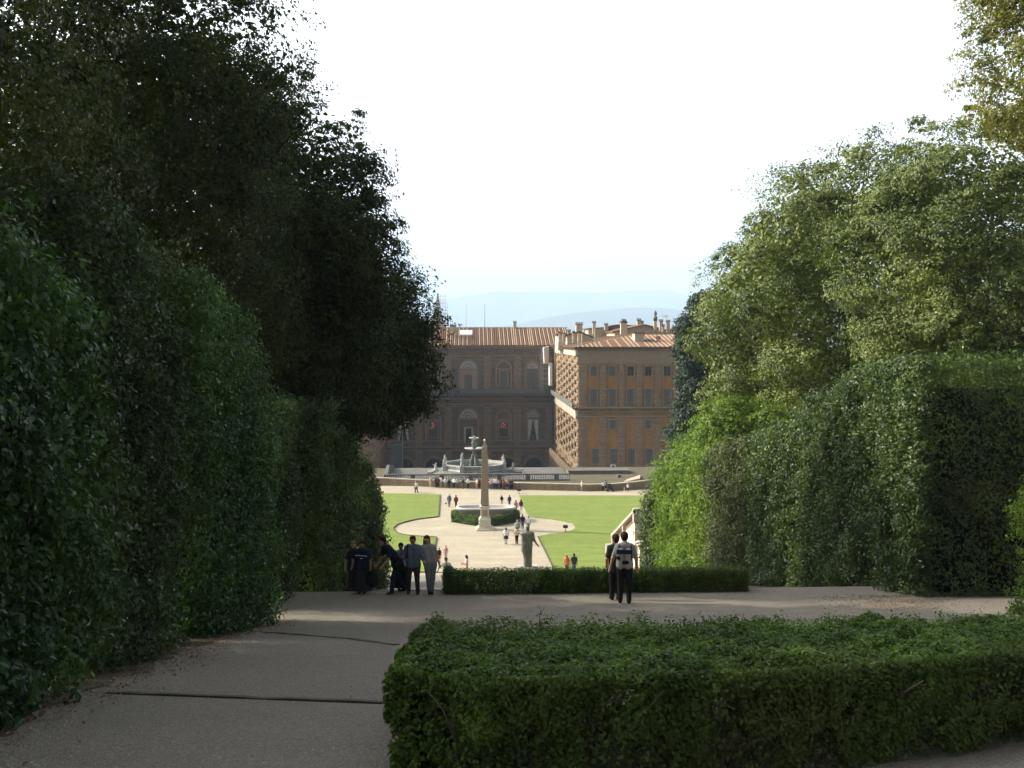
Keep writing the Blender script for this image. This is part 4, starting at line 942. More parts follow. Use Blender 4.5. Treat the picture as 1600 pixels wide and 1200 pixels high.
P_(mb, 'roof', RM, label='hipped roof of the left wing')
side_columns(XL, -1, -12.8, ZW-2.3, ysu[:6], 3.0, .85); side_columns(XL, -1, ZW+.3, zz(557, YW), ysu[:6], 3.0, .78)
for px in (552, 560): pier(xx(px, YW), .9, zz(729, YW), zz(653, YW), YW, .4, .6)
mb = MB(); mb.box(XL-7, XL-1.5, YW-.07, YW-.01, zz(728, YW), zz(653.5, YW)); P_(mb, 'plaster_field', M['orange'])
# grey hoarding with a pipe in front of the rear wall at the left
mb = MB(); mb.box(xx(610.5, 236), xx(627.5, 236), 236, 238, -13, zz(695, 236))
for z in (703, 712, 721): mb.box(xx(611, 236), xx(627, 236), 235.92, 235.98, zz(z+.4, 236), zz(z, 236))
P_(mb, 'hoarding', mat('grey_sheet', (.17,.19,.21), .8, .2, noise=(1.5, .5, (.13,.145,.16))))
mb = MB(); mb.tube([(xx(628.5, 235.5), 235.5, -13), (xx(628.5, 235.5), 235.5, zz(672, 235.5))], .1, 8); P_(mb, 'pipe', M['coping'])

# flagpoles on the far roof ridge
for i, (px, y0, lb, rr) in enumerate(((699, 476, 'roof flagpole with furled dark blue flag beside the scaffolded spire', .09), (728.5, 476, 'thin bare flagpole on the roof above the skylight', .06), (757.5, 476, 'thicker bare flagpole right of the other two on the roof', .12))):
    Y = 259; o = empty('flagpole', (xx(px, Y), Y, RB-1.2), label=lb, cat='flagpole', group='flagpoles on the palace roof')
    H = zz(y0, Y)-RB+1.2; mb = MB(); mb.tube([(0,0,0), (0,0,H*.5), (.02,0,H)], [rr, rr*.8, rr*.5], 8); mb.lathe([(.02,0),(rr*1.2,rr),(.02,rr*2)], (.02,0,H), 6); mb.build('pole', M['steel'] if i != 1 else M['coping'], o)
    if i == 0:
        mb = MB(); mb.add([(.05,0,H*.75), (.25,.05,H*.55), (.42,0,H*.25), (.3,-.05,1.5), (.05,0,1.6)], [(0,1,2,3,4)]); mb.add([(.06,.12,H*.72), (.3,.14,H*.5), (.4,.1,H*.3), (.2,.1,1.6)], [(0,1,2,3)]); mb.build('flag', M['flag'], o)

# scaffolded spire behind the roof
Y = 420; o = empty('bell_tower', (xx(684.5, Y), Y, -13), label='pointed bell tower wrapped in scaffolding rising behind the palace roof at the left', cat='bell tower')
ts = Y/1600; z_b = zz(500, Y)+13; z_t = zz(461, Y)+13
mb = MB(); mb.box(-3, 3, -3, 3, 0, z_b+.1); mb.build('tower', M['cream'], o)
mb = MB(); mb.lathe([(2.9, z_b+.1), (2.3, z_b+2.2), (.35, z_t)], (0,0,0), 4, rot=math.pi/4); mb.lathe([(.25, z_t-.1), (.5, z_t+.3), (.05, z_t+.9)], (0,0,0), 6); mb.build('spire', M['grey_stone'], o)
mb = MB()
for k in range(9):
    z = z_b-2.0+k*(z_t-z_b+1)/7.5; r = 2.9-2.1*max(0, (z-z_b))/(z_t-z_b)
    if k < 8: mb.box(-r-.3, r+.3, -r-.4, -r+.1, z, z+.22)
mb.build('platform', M['white_paint'], o)
mb = MB()
for x in (1.2, 2.2, 3.2):
    for yy_ in (-3.2, -2.0): mb.tube([(x, yy_, z_b-6), (x, yy_, z_t)], .07, 4)
for k in range(9):
    z = z_b-2+k*1.45
    if z < z_t: mb.tube([(.6, -3.2, z), (3.6, -3.2, z)], .06, 4); mb.tube([(.6, -2, z), (3.6, -2, z)], .06, 4)
mb.build('scaffolding', M['steel'], o)

# ------------------------------------------------------------------ terrace before the palace
mb = MB(); a0 = W(600, 741, 143.8).x; a1 = W(890, 741, 143.8).x
mb.box(a0, a1, 143.9, 158, -3, .004+.02); mb.build('terrace', M['grey_stone'], kind='structure')
def balustrade(name, x0, x1, Y, z0, h, label, n, gaps=(), m='grey_stone'):
    o = empty(name, (0, Y, z0), label=label, cat='balustrade')
    mb = MB(); mb.bev(x0, x1, -.22, .22, h-.16, h, .03); mb.build('handrail', M[m], o)
    mb = MB(); mb.box(x0, x1, -.22, .22, -.9, .14); mb.build('base', M[m], o)
    mb = MB(); k = 0; xs_ = []
    step = (x1-x0)/n
    for i in range(n+1):
        x = x0+step*i
        if i % 13 == 0: p_ = MB(); p_.bev(x-.28 if i else x, x+.28 if i < n else x, -.2, .2, .14, h-.162, .02); p_.build('pier', M[m], o)
        else: xs_.append(x)
    bl = MB(); bl.lathe([(.07, .14), (.07, .2), (.045, .24), (.095, .36), (.085, .44), (.045, .56), (.04, .62), (.07, .66), (.07, h-.162)], (0, 0, 0), 8)
    first = bl.build('baluster', M['marble'], o); first.location = (xs_[0], 0, 0)
    for x in xs_[1:]:
        c = first.copy(); C.objects.link(c); c.parent = o; c.location = (x, 0, 0)
balustrade('balustrade', a0, a1, 143.6, 0, .98, 'long stone balustrade in front of the fountain behind the standing crowd', 84)
mb = MB(); mb.box(a0-.2, a0+.4, 143.3, 158, -1, .5); mb.add([(a0-.2, 143.3, .502), (a0+.4, 143.3, .502), (a0+.4, 158, .502), (a0-.2, 158, .502), (a0-.1, 150, 1.5), (a0+.3, 150, 1.5)], [(0,1,5,4),(1,2,5),(3,0,4),(2,3,4,5)])
mb.build('wing_wall', M['grey_stone'], label='grey sloping end wall at the left end of the terrace', cat='wall')
mb = MB(); mb.box(W(888, 740, 150).x, W(985, 740, 150).x, 150, 153, -3, zz(737.5, 150)); mb.cur = 1; mb.box(W(888, 740, 150).x-.1, W(985, 740, 150).x, 149.85, 153.1, zz(737.5, 150)+.002, zz(736, 150))
mb.build('retaining_wall', [M['wall_low'], M['grey_stone']], label='plain brown retaining wall below the right wing of the palace', cat='wall')
mb = MB(); mb.box(W(888, 740, 154).x, W(1300, 740, 154).x, 153.2, 190.4, -13, -4.9); mb.build('upper_terrace', M['grey_stone'], kind='structure')
# ramp on the right behind the low wall
mb = MB(); a = W(955, 757, 141.5); b = W(1000, 747.5, 141.5); c = W(1000, 745, 147); d = W(962, 755, 147)
mb.add([a, b, (b.x, b.y, -.5), (a.x, a.y, -.5), d, (c.x, c.y, c.z+.3), (c.x, c.y, -.5), (d.x, d.y, -.5)], [(0,3,2,1),(4,5,6,7),(0,1,5,4),(1,2,6,5),(3,0,4,7)])
mb.build('ramp', M['gravel_far'], kind='structure')
mb = MB(); mb.bev(W(965, 745, 146).x, W(965, 745, 146).x+.55, 146, 146.6, -.5, zz(743, 146), .04); mb.bev(W(970, 745, 146).x, W(1010, 745, 146).x, 146.8, 147.3, -.5, zz(747, 147), .04)
mb.build('garden_wall', M['grey_stone'], label='grey stone post and wall stub at the foot of the side ramp', cat='wall')
# low curved wall
pts = [(540, 743.5, 754.5), (581, 745.5, 757), (640, 748.6, 759.5), (700, 751, 762), (760, 752.8, 763.6), (820, 754.3, 765.2), (870, 755.5, 766.4), (920, 756.6, 767.2), (955, 755.8, 766.8), (992, 752.5, 765), (1030, 748, 762)]
def wall_y(px): return float(np.interp(px, [p[0] for p in pts], [p[2] for p in pts]))
mbw = MB(); mbc = MB(); PP = []
for px, yt, yb_ in pts: g = G(px, yb_); PP.append((g.x, g.y, W(px, yt, g.y).z))
for (x0, y0, z0), (x1, y1, z1) in zip(PP, PP[1:]):
    mbw.add([(x0, y0, -.1), (x1, y1, -.1), (x1, y1, z1-.12), (x0, y0, z0-.12), (x0, y0+.35, -.1), (x1, y1+.35, -.1), (x1, y1+.35, z1-.12), (x0, y0+.35, z0-.12)], [(0,1,2,3),(5,4,7,6),(3,2,6,7)])
    mbc.add([(x0, y0-.08, z0-.118), (x1, y1-.08, z1-.118), (x1, y1-.08, z1), (x0, y0-.08, z0), (x0, y0+.45, z0-.118), (x1, y1+.45, z1-.118), (x1, y1+.45, z1), (x0, y0+.45, z0)], [(0,1,2,3),(5,4,7,6),(3,2,6,7),(0,4,5,1)])
o = empty('low_wall', (0, 138, 0), label='long low curved wall with pale coping along the far side of the gravel', cat='wall')
for q, nm, mm in ((mbw, 'wall_face', 'wall_low'), (mbc, 'coping', 'coping')):
    q.v = [(v[0], v[1]-138, v[2]) for v in q.v]; q.build(nm, M[mm], o)

# ------------------------------------------------------------------ surface nets for figures
def smin(a, b, k): 
    h = np.clip(.5+.5*(b-a)/k, 0, 1); return b*(1-h)+a*h-k*h*(1-h)
class SDF:
    """smooth union of tapered capsules and ellipsoids -> one continuous surface"""
    def __init__(s, k=.03): s.p = []; s.k = k
    def cap(s, a, b, ra, rb, k=None): s.p.append(('c', np.array(a, float), np.array(b, float), ra, rb, k)); return s
    def ell(s, c, r, k=None, rot=0): s.p.append(('e', np.array(c, float), np.array(r, float), 0, 0, k)); return s
    def mesh(s, h, clip=None):
        lo = np.min([np.minimum(q[1]-max(q[3], q[4]), q[2]-max(q[3], q[4])) if q[0] == 'c' else q[1]-q[2] for q in s.p], 0)-3*h
        hi = np.max([np.maximum(q[1]+max(q[3], q[4]), q[2]+max(q[3], q[4])) if q[0] == 'c' else q[1]+q[2] for q in s.p], 0)+3*h
        n = np.maximum(4, np.ceil((hi-lo)/h).astype(int)); ax = [lo[i]+h*np.arange(n[i]) for i in range(3)]
        f = np.full(n, 9., dtype=np.float32)
        for q in s.p:
            if q[0] == 'c': mn = np.minimum(q[1], q[2])-max(q[3], q[4]); mx = np.maximum(q[1], q[2])+max(q[3], q[4])
            else: mn = q[1]-q[2]; mx = q[1]+q[2]
            k = q[5] or s.k; pad = k+3*h
            i0 = np.maximum(0, ((mn-pad-lo)/h).astype(int)); i1 = np.minimum(n, ((mx+pad-lo)/h).astype(int)+2)
            X, Y, Z = np.meshgrid(ax[0][i0[0]:i1[0]], ax[1][i0[1]:i1[1]], ax[2][i0[2]:i1[2]], indexing='ij')
            if q[0] == 'c':
                d = q[2]-q[1]; L = max(1e-9, d@d); px, py, pz = X-q[1][0], Y-q[1][1], Z-q[1][2]
                t = np.clip((px*d[0]+py*d[1]+pz*d[2])/L, 0, 1)
                g = np.sqrt((px-t*d[0])**2+(py-t*d[1])**2+(pz-t*d[2])**2)-(q[3]+(q[4]-q[3])*t)
            else:
                r = q[2]; kk = np.sqrt(((X-q[1][0])/r[0])**2+((Y-q[1][1])/r[1])**2+((Z-q[1][2])/r[2])**2); g = (kk-1)*r.min()
            sl = tuple(slice(a, b) for a, b in zip(i0, i1)); f[sl] = smin(f[sl], g, k)
        if clip is not None:
            X, Y, Z = np.meshgrid(*ax, indexing='ij'); f = np.maximum(f, clip(X, Y, Z))
        return surf_net(f, lo, h)
def surf_net(f, lo, h):
    s = f < 0; nx, ny, nz_ = f.shape
    cs = [(i, j, k) for i in (0, 1) for j in (0, 1) for k in (0, 1)]
    sub = lambda A, c: A[c[0]:nx-1+c[0], c[1]:ny-1+c[1], c[2]:nz_-1+c[2]]
    cnt = sum(sub(s, c).astype(np.int8) for c in cs); act = (cnt > 0) & (cnt < 8)
    idx = np.full(act.shape, -1, dtype=np.int64); ii = np.argwhere(act); idx[act] = np.arange(len(ii))
    acc = np.zeros((len(ii), 3)); num = np.zeros(len(ii))
    for a in range(8):
        for b in range(a+1, 8):
            ca, cb = cs[a], cs[b]
            if sum(abs(p-q) for p, q in zip(ca, cb)) != 1: continue
            fa, fb = sub(f, ca)[act], sub(f, cb)[act]; x = (fa < 0) != (fb < 0)
            t = np.where(x, fa/np.where(x, fa-fb, 1), 0); p = np.array(ca)+t[:, None]*(np.array(cb)-np.array(ca))
            acc += np.where(x[:, None], p, 0); num += x
    V = lo+h*(ii+acc/num[:, None]); F = []
    for ax_, (u, v) in ((0, (1, 2)), (1, (2, 0)), (2, (0, 1))):
        sh = [slice(1, -1)]*3; sh[ax_] = slice(0, -1); s0 = s[tuple(sh)]
        sh2 = list(sh); sh2[ax_] = slice(1, None); s1 = s[tuple(sh2)]
        e = np.argwhere(s0 != s1); 
        if not len(e): continue
        off = np.ones(3, int); off[ax_] = 0; e = e+off; fl = s[tuple(e.T)]
        du = np.zeros(3, int); du[u] = 1; dv = np.zeros(3, int); dv[v] = 1
        q = [idx[tuple((e-du-dv).T)], idx[tuple((e-dv).T)], idx[tuple(e.T)], idx[tuple((e-du).T)]]
        Q = np.stack(q, 1); Q[~fl] = Q[~fl][:, ::-1]; F.append(Q)
    return V, np.concatenate(F)
# ------------------------------------------------------------------ fountain on the terrace
FC = Vector((W(741, 735, 152.5).x, 152.5, .03))
o = empty('fountain', FC, label='large marble fountain with octagonal basin, putti and tall stem behind the balustrade', cat='fountain')
f1 = 152.5/1600
mb = MB()
for i, (r, z) in enumerate(((6.2, .16), (5.8, .32), (5.45, .48))): mb.lathe([(r, z-.16), (r, z)], (0,0,0), 16, rot=.2)
mb.build('steps', M['marble_dark'], o)
zf = lambda py: zz(py, 152.5-4.4)-FC.z
zr_ = zz(726.5, 150)-.03
R8 = 4.75
mb = MB(); mb.lathe([(R8-.25, .48), (R8, .55), (R8-.05, .7), (R8-.25, .75), (R8-.2, zr_-.25), (R8+.08, zr_-.18), (R8+.1, zr_), (R8-.3, zr_), (R8-.35, zr_-.35)], (0,0,0), 8, sx=1, sy=1, cap=False, rot=math.pi/8)
mb.build('basin', M['marble'], o)
mb = MB(); mb.lathe([(R8-.34, zr_-.4), (R8-.36, zr_-.35)], (0,0,0), 8, rot=math.pi/8); mb.build('water', M['water'], o)
for k in range(8):
    a = math.pi/8+k*math.pi/4; c = Vector((math.cos(a), math.sin(a), 0))*(R8+.0)
    mb = MB(); mb.bev(c.x-.3, c.x+.3, c.y-.3, c.y+.3, .48, zr_+.12, .04); mb.build('corner_pier', M['marble'], o)
    s = SDF(.05); b = Vector((c.x, c.y, zr_+.12)); t = 1 if k % 2 else -1
    s.cap(b+Vector((0,0,.1)), b+Vector((0,0,.55)), .2, .15); s.ell(b+Vector((0,0,.82)), (.12,.12,.14)); s.cap(b+Vector((.12*t,0,.55)), b+Vector((.32*t,-.1,.35)), .07, .05); s.cap(b+Vector((-.12*t,0,.55)), b+Vector((-.25*t,0,.85)), .07, .05)
    s.cap(b+Vector((.1,0,.15)), b+Vector((.3*t,-.2,.05)), .1, .08); s.cap(b+Vector((-.1,0,.15)), b+Vector((-.2,-.25,-.05)), .1, .08)
    V, F = s.mesh(.05); mesh_np('putto', V, F, M['marble'], o, True)
# relief panels on the visible faces
for k in (4, 5, 6, 7):
    a = k*math.pi/4+math.pi/4; a = math.pi*(1+.25*(k-4))+0; 
    c = Vector((math.cos(a), math.sin(a), 0))*((R8-.2)*math.cos(math.pi/8)+.03); t = Vector((-math.sin(a), math.cos(a), 0)); nn = Vector((math.cos(a), math.sin(a), 0))*.05
    zc0, zc1 = .95, zr_-.45; hw = 1.2
    V = [c-t*hw+Vector((0,0,zc0)), c+t*hw+Vector((0,0,zc0)), c+t*hw+Vector((0,0,zc1)), c-t*hw+Vector((0,0,zc1))]; V = V+[v+nn for v in V]
    mb = MB(); mb.add(V, [(4,5,6,7),(0,1,5,4),(1,2,6,5),(2,3,7,6),(3,0,4,7)]); mb.build('panel', M['marble'], o)
zb1 = zz(702, 152.5)-.03; zb2 = zz(684.5, 152.5)-.03
s = SDF(.1)
for k in range(4):
    a = k*math.pi/2+.5; c = Vector((math.cos(a), math.sin(a), 0))
    s.cap(c*.55+Vector((0,0,zr_-.6)), c*.35+Vector((0,0,zr_+.7)), .3, .2); s.ell(c*.38+Vector((0,0,zr_+1.1)), (.17,.17,.2)); s.cap(c*.5+Vector((0,0,zr_+.6)), c*.75+Vector((0,0,zr_+.1)), .1, .08)
s.cap((0,0,.3), (0,0,zb1), .35, .25); V, F = s.mesh(.09); mesh_np('stem', V, F, M['marble_dark'], o, True)
mb = MB(); mb.lathe([(.2, zb1-.25), (.9, zb1-.1), (1.45, zb1+.1), (1.5, zb1+.2), (1.3, zb1+.2), (.2, zb1+.02)], (0,0,0), 20, cap=False); mb.build('lower_bowl', M['marble'], o, True)
s = SDF(.08); s.cap((0,0,zb1), (0,0,zb1+.5), .2, .32); s.ell((0,0,zb1+.95), (.42,.42,.4)); s.cap((0,0,zb1+1.2), (0,0,zb2), .2, .25)
for k in range(3): a = k*2.1; s.cap((.3*math.cos(a), .3*math.sin(a), zb1+.3), (.5*math.cos(a), .5*math.sin(a), zb1+1.1), .12, .08)
V, F = s.mesh(.08); mesh_np('upper_stem', V, F, M['marble_dark'], o, True)
mb = MB(); mb.lathe([(.2, zb2-.3), (.45, zb2-.18), (.75, zb2), (.78, zb2+.08), (.6, zb2+.08), (.1, zb2-.02)], (0,0,0), 16, cap=False); mb.lathe([(.1, zb2), (.22, zb2+.12), (.02, zb2+.4)], (0,0,0), 8); mb.build('upper_bowl', M['marble'], o, True)
for sgn, px in ((-1, 676), (1, 806)):
    cx = xx(px, 151)-FC.x; s = SDF(.08); c = Vector((cx, -1.0, 0))
    s.cap(c+Vector((-sgn*.5, 0, .35)), c+Vector((sgn*.6, 0, .3)), .3, .18); s.cap(c+Vector((sgn*.6, 0, .3)), c+Vector((sgn*1.15, .1, .55)), .16, .08)
    s.cap(c+Vector((-sgn*.35, 0, .5)), c+Vector((-sgn*.4, 0, 1.1)), .2, .16); s.ell(c+Vector((-sgn*.42, 0, 1.42)), (.14,.14,.17)); s.cap(c+Vector((-sgn*.4, 0, 1.1)), c+Vector((sgn*.05, 0, 1.35)), .09, .06); s.cap(c+Vector((-sgn*.4,0,1.05)), c+Vector((-sgn*.75,-.1,.8)), .09, .06)
    s.cap(c+Vector((0,-.2,.2)), c+Vector((sgn*.9,-.25,.15)), .15, .1)
    V, F = s.mesh(.06); mesh_np('sea_figure', V, F, M['marble'], o, True)
s = SDF(.08); cx = xx(743, 147)-FC.x; s.ell((cx, -6.0, .35), (.75, .4, .32)); s.cap((cx-.6, -6.1, .2), (cx+.6, -6.1, .25), .14, .14); s.ell((cx, -6.2, .62), (.3, .3, .14)); V, F = s.mesh(.07); mesh_np('shell', V, F, M['marble_dark'], o, True)
s = SDF(.08); cx = xx(764, 147)-FC.x; s.ell((cx, -6.0, .28), (.55, .35, .26)); s.cap((cx-.5, -6.1, .15), (cx+.7, -6.1, .2), .12, .12); V, F = s.mesh(.07); mesh_np('shell', V, F, M['marble_dark'], o, True)

# ------------------------------------------------------------------ granite tub, obelisk and box hedge
TC = Vector((W(759.5, 800, 112).x, 112, 0))
o = empty('granite_tub', TC, label='wide oval granite tub with thick rim standing behind the obelisk', cat='basin')
zt = zz(791.5, 112)
mb = MB()
def sup(c_, s__, e=.72): return math.copysign(abs(c_)**e, c_), math.copysign(abs(s__)**e, s__)
rings = [(2.35, .75, .18), (2.6, .95, .35), (2.85, 1.15, .75), (3.05, 1.3, zt-.32), (3.28, 1.5, zt-.26), (3.34, 1.56, zt-.1), (3.3, 1.52, zt), (2.98, 1.22, zt), (2.9, 1.15, zt-.15), (2.6, .95, zt-.55), (1.5, .5, zt-.75)]
n = 40; V = []; F = []
for rx, ry, z in rings:
    for i in range(n):
        c_, s__ = sup(math.cos(2*math.pi*i/n), math.sin(2*math.pi*i/n)); V.append((rx*c_, ry*s__, z))
for k in range(len(rings)-1):
    for i in range(n): j = (i+1) % n; F.append((k*n+i, k*n+j, (k+1)*n+j, (k+1)*n+i))
F.append(tuple((len(rings)-1)*n+i for i in range(n)))
mesh_np('bowl', V, F, M['granite_tub'], o, True)
mb = MB(); mb.bev(-2, -1.3, -.7, .7, 0, .4, .03); mb.bev(1.3, 2, -.7, .7, 0, .4, .03); mb.build('foot', M['travertine'], o)
# ring hedge, eight-sided
hc = Vector((W(758.5, 810, 112).x, 112, 0)); rg = np.random.default_rng(77); n = 42000
sx_ = (xx(812, 112)-xx(705, 112))/2; sy_ = 3.6
a = rg.random(n)*2*np.pi; t_ = rg.random(n)
part = rg.random(n); oct_r = 1/np.maximum(np.abs(np.cos(a)), np.maximum(np.abs(np.sin(a)), (np.abs(np.cos(a))*.80+np.abs(np.sin(a))*.80)))
hh = .98; rin = .72
rr = np.where(part < .55, 1.0, rin+(1-rin)*rg.random(n)); rr = np.where(part > .92, rin, rr)
z = np.where(part < .55, hh*t_, hh); z = np.where(part > .92, hh*t_, z)
P = np.stack([rr*oct_r*np.cos(a)*sx_, rr*oct_r*np.sin(a)*sy_, z], 1)
N = np.where((part < .55)[:, None], np.stack([np.cos(a), np.sin(a), .25+0*a], 1), np.array([0, 0, 1.]))
P += N*(.05*nz(P, 1.1, 3)-.07*np.abs(rg.normal(size=n)))[:, None]
V = leaf_geo(P, N, .13, .6, r=rg)
nn = 48; Vc = []; Fc = []
for i in range(nn):
    aa = 2*math.pi*i/nn; q = 1/max(abs(math.cos(aa)), abs(math.sin(aa)), (abs(math.cos(aa))+abs(math.sin(aa)))*.80)
    for k_, z_ in ((.955, 0), (.955, hh-.12), (rin+.04, hh-.12), (rin+.04, 0)): Vc.append((k_*q*math.cos(aa)*sx_, k_*q*math.sin(aa)*sy_, z_))
for i in range(nn):
    for j in range(3): Fc.append((4*i+j, 4*((i+1) % nn)+j, 4*((i+1) % nn)+j+1, 4*i+j+1))
ho = mesh_np('ring_hedge', np.concatenate([V, Vc]), np.concatenate([quads(len(V)), np.array(Fc)+len(V)]), M['lime'] if 0 else M['box_far'] if 'box_far' in M else M['box'], label='clipped box hedge ring round the foot of the granite tub', cat='hedge')
ho.location = hc
# obelisk
OC = Vector((W(757.5, 829, 106.6).x, 106.6, 0)); sO = 106.6/1600
zo = lambda py: zz(py, 106.6)
o = empty('obelisk', OC, label='reddish granite obelisk on a pale pedestal in the middle of the gravel', cat='obelisk')
mb = MB(); mb.bev(-.92, .92, -.92, .92, 0, .16, .02); mb.bev(-.8, .8, -.8, .8, .162, .30, .02); mb.build('plinth', M['travertine'], o)
mb = MB(); mb.bev(-.62, .62, -.62, .62, .30, zo(811), .03); mb.lathe([(.86, zo(811)), (.74, zo(809)), (.66, zo(807.5))], (0,0,0), 4, rot=math.pi/4); mb.bev(-.43, .43, -.43, .43, zo(808), zo(794), .02)
mb.lathe([(.60, zo(794.2)), (.72, zo(792.5)), (.72, zo(791)), (.62, zo(790))], (0,0,0), 4, rot=math.pi/4); mb.build('pedestal', M['travertine'], o)
mb = MB(); mb.box(-.27, .27, -.455, -.43, zo(806), zo(796)); mb.build('panel', M['red_granite'], o)
mb = MB(); mb.bev(-.33, .33, -.33, .33, zo(790), zo(788.5), .02); mb.build('bronze_foot', M['bronze'], o)
mb = MB(); q = math.sqrt(2)
mb.lathe([(.425*q, zo(788.5)), (.42*q, zo(781)), (.405*q, zo(780.6)), (.275*q, zo(699)), (.03, zo(689.5))], (0,0,0), 4, rot=math.pi/4); mb.build('shaft', M['red_granite'], o)
mb = MB(); mb.lathe([(.02, -.02), (.1, .04), (.13, .12), (.1, .2), (.02, .26)], (0, 0, zo(689.8)), 10); mb.build('finial', M['gilt'], o, True)

# ------------------------------------------------------------------ stair wall at the right
X0 = W(1000, 797, 70).x
o = empty('stair_wall', (X0, 70, 0), label='sunlit plastered stair wall with sloping balustrade beside the right hedge', cat='wall')
zt0 = zz(800, 70)-.75; zt1 = zz(838, 81)-.75
mb = MB()
mb.add([(-.35, 0, -1), (.0, 0, -1), (0, 0, zt0), (-.35, 0, zt0), (-.35, 11, -1), (0, 11, -1), (0, 11, zt1), (-.35, 11, zt1)], [(0,1,2,3),(5,4,7,6),(3,2,6,7),(0,3,7,4),(1,5,6,2)])
mb.build('wall_face', M['plaster_lit'], o)
mb = MB()
mb.add([(-.5, 0, zt0+.62), (.12, 0, zt0+.62), (.12, 0, zt0+.8), (-.5, 0, zt0+.8), (-.5, 11, zt1+.62), (.12, 11, zt1+.62), (.12, 11, zt1+.8), (-.5, 11, zt1+.8)], [(0,1,2,3),(5,4,7,6),(3,2,6,7),(0,3,7,4),(1,5,6,2),(0,4,5,1)])
mb.build('handrail', M['coping'], o)
fst = None
for i in range(20):
    if i in (0, 19) or i == 9:
        y = [0, 0, 0][0] if i == 0 else 11*i/19; z = zt0+(zt1-zt0)*y/11; p_ = MB(); p_.bev(-.45, .06, y-.0 if i == 0 else y-.2, y+.45 if i == 0 else y+.2, z-.1, z+.9, .03); p_.build('pier', M['coping'], o); continue
    y = 11*i/19; z = zt0+(zt1-zt0)*y/11
    if fst is None: bl = MB(); bl.lathe([(.07,0),(.04,.08),(.1,.22),(.05,.42),(.07,.64)], (0,0,0), 8); b_ = fst = bl.build('baluster', M['plaster_brown'], o, True)
    else: b_ = fst.copy(); C.objects.link(b_); b_.parent = o
    b_.location = (-.17, y, z-.02)
mb = MB(); mb.box(.002, 3.0, .1, .5, -1, zz(803, 70)); mb.build('end_wall', M['plaster_brown'], o)  # face turned from the sun, its shade painted in as brown
mb = MB(); mb.bev(-.55, .15, 13.2, 13.8, -.2, zz(850, 84), .04); mb.build('end_pillar', M['coping'], o)
Y = 67.5; xa, xb, xc = xx(1001, Y), xx(1046, Y), xx(1022, Y)
o = empty('gate_pier', (xa, Y, 0), label='low sunlit plaster wall with small pediment in front of the stair wall', cat='wall')
mb = MB(); mb.box(0, xb-xa, 0, .8, 0, zz(857, Y)); mb.build('wall_face', M['plaster_lit'], o)
mb = MB(); mb.yprism([(-.12, zz(857, Y)), (xb-xa+.12, zz(857, Y)), (xb-xa+.12, zz(855, Y)), (xc-xa, zz(847.5, Y)), (-.12, zz(855, Y))], -.15, .9); mb.build('pediment', M['plaster_brown'], o)
mb = MB(); L0 = ((-.18, zz(855, Y)), (xc-xa, zz(847.3, Y))); L1 = ((xc-xa, zz(847.3, Y)), (xb-xa+.18, zz(855, Y)))
for (ax_, az), (bx_, bz) in (L0, L1): mb.yprism([(ax_, az+.01), (bx_, bz+.01), (bx_, bz+.1), (ax_, az+.1)], -.28, 1.0)
mb.build('coping', M['coping'], o)

# ------------------------------------------------------------------ small lights and boxes on the ground
def floodlight(px, py, label, s=.5):
    g = G(px, py+4) ; o = empty('floodlight', (g.x, g.y, 0), label=label, cat='floodlight', group='floodlights standing on the ground')
    mb = MB(); mb.tube([(0,0,0), (0,0,.45*s*2)], .03, 6); mb.lathe([(.16,0),(.14,.04)], (0,0,0), 10); mb.build('stand', M['black'], o)
    mb = MB(); mb.bev(-s*.5, s*.5, -.14, .14, .34, .34+s*.62, .04); mb.build('lamp_head', M['black'], o)
floodlight(811, 767.2, 'small black floodlight box at the far corner of the right lawn', .55)
floodlight(883.5, 826, 'small black floodlight box at the end of the scalloped gravel bay', .5)

# ------------------------------------------------------------------ people
def cloth(name, c, c2=None): 
    if name not in M: M[name] = mat(name, c, .9, .12, noise=(14, .5, c2 or tuple(min(1, v*1.35+.004) for v in c)), bump=(18, .35, .02))
    return M[name]
M['skin'] = mat('skin', (.42,.25,.17), .6, .3, noise=(9, .3, (.36,.20,.13)))
M['skin_tan'] = mat('tanned_skin', (.30,.17,.11), .6, .3, noise=(9, .3, (.25,.14,.09)))
CL = dict(navy=(.018,.024,.05), black=(.012,.012,.014), white=(.72,.72,.72), blueshirt=(.095,.118,.165), greyblue=(.15,.175,.215), jeans=(.08,.11,.18), maroon=(.14,.03,.05), purple=(.06,.04,.15), brown=(.20,.12,.07), red=(.42,.05,.05), pink=(.60,.36,.36), khaki=(.34,.28,.18), grey=(.30,.30,.30), orange=(.55,.20,.08), darkbrown=(.03,.018,.012), redhair=(.38,.09,.025), blond=(.42,.30,.16), greyhair=(.35,.34,.33), paleblue=(.42,.50,.62), green=(.10,.16,.07), lightgrey=(.25,.25,.245), beige=(.50,.43,.32), charcoal=(.03,.03,.034))
def cm(c): return cloth(c+'_cloth', CL[c])
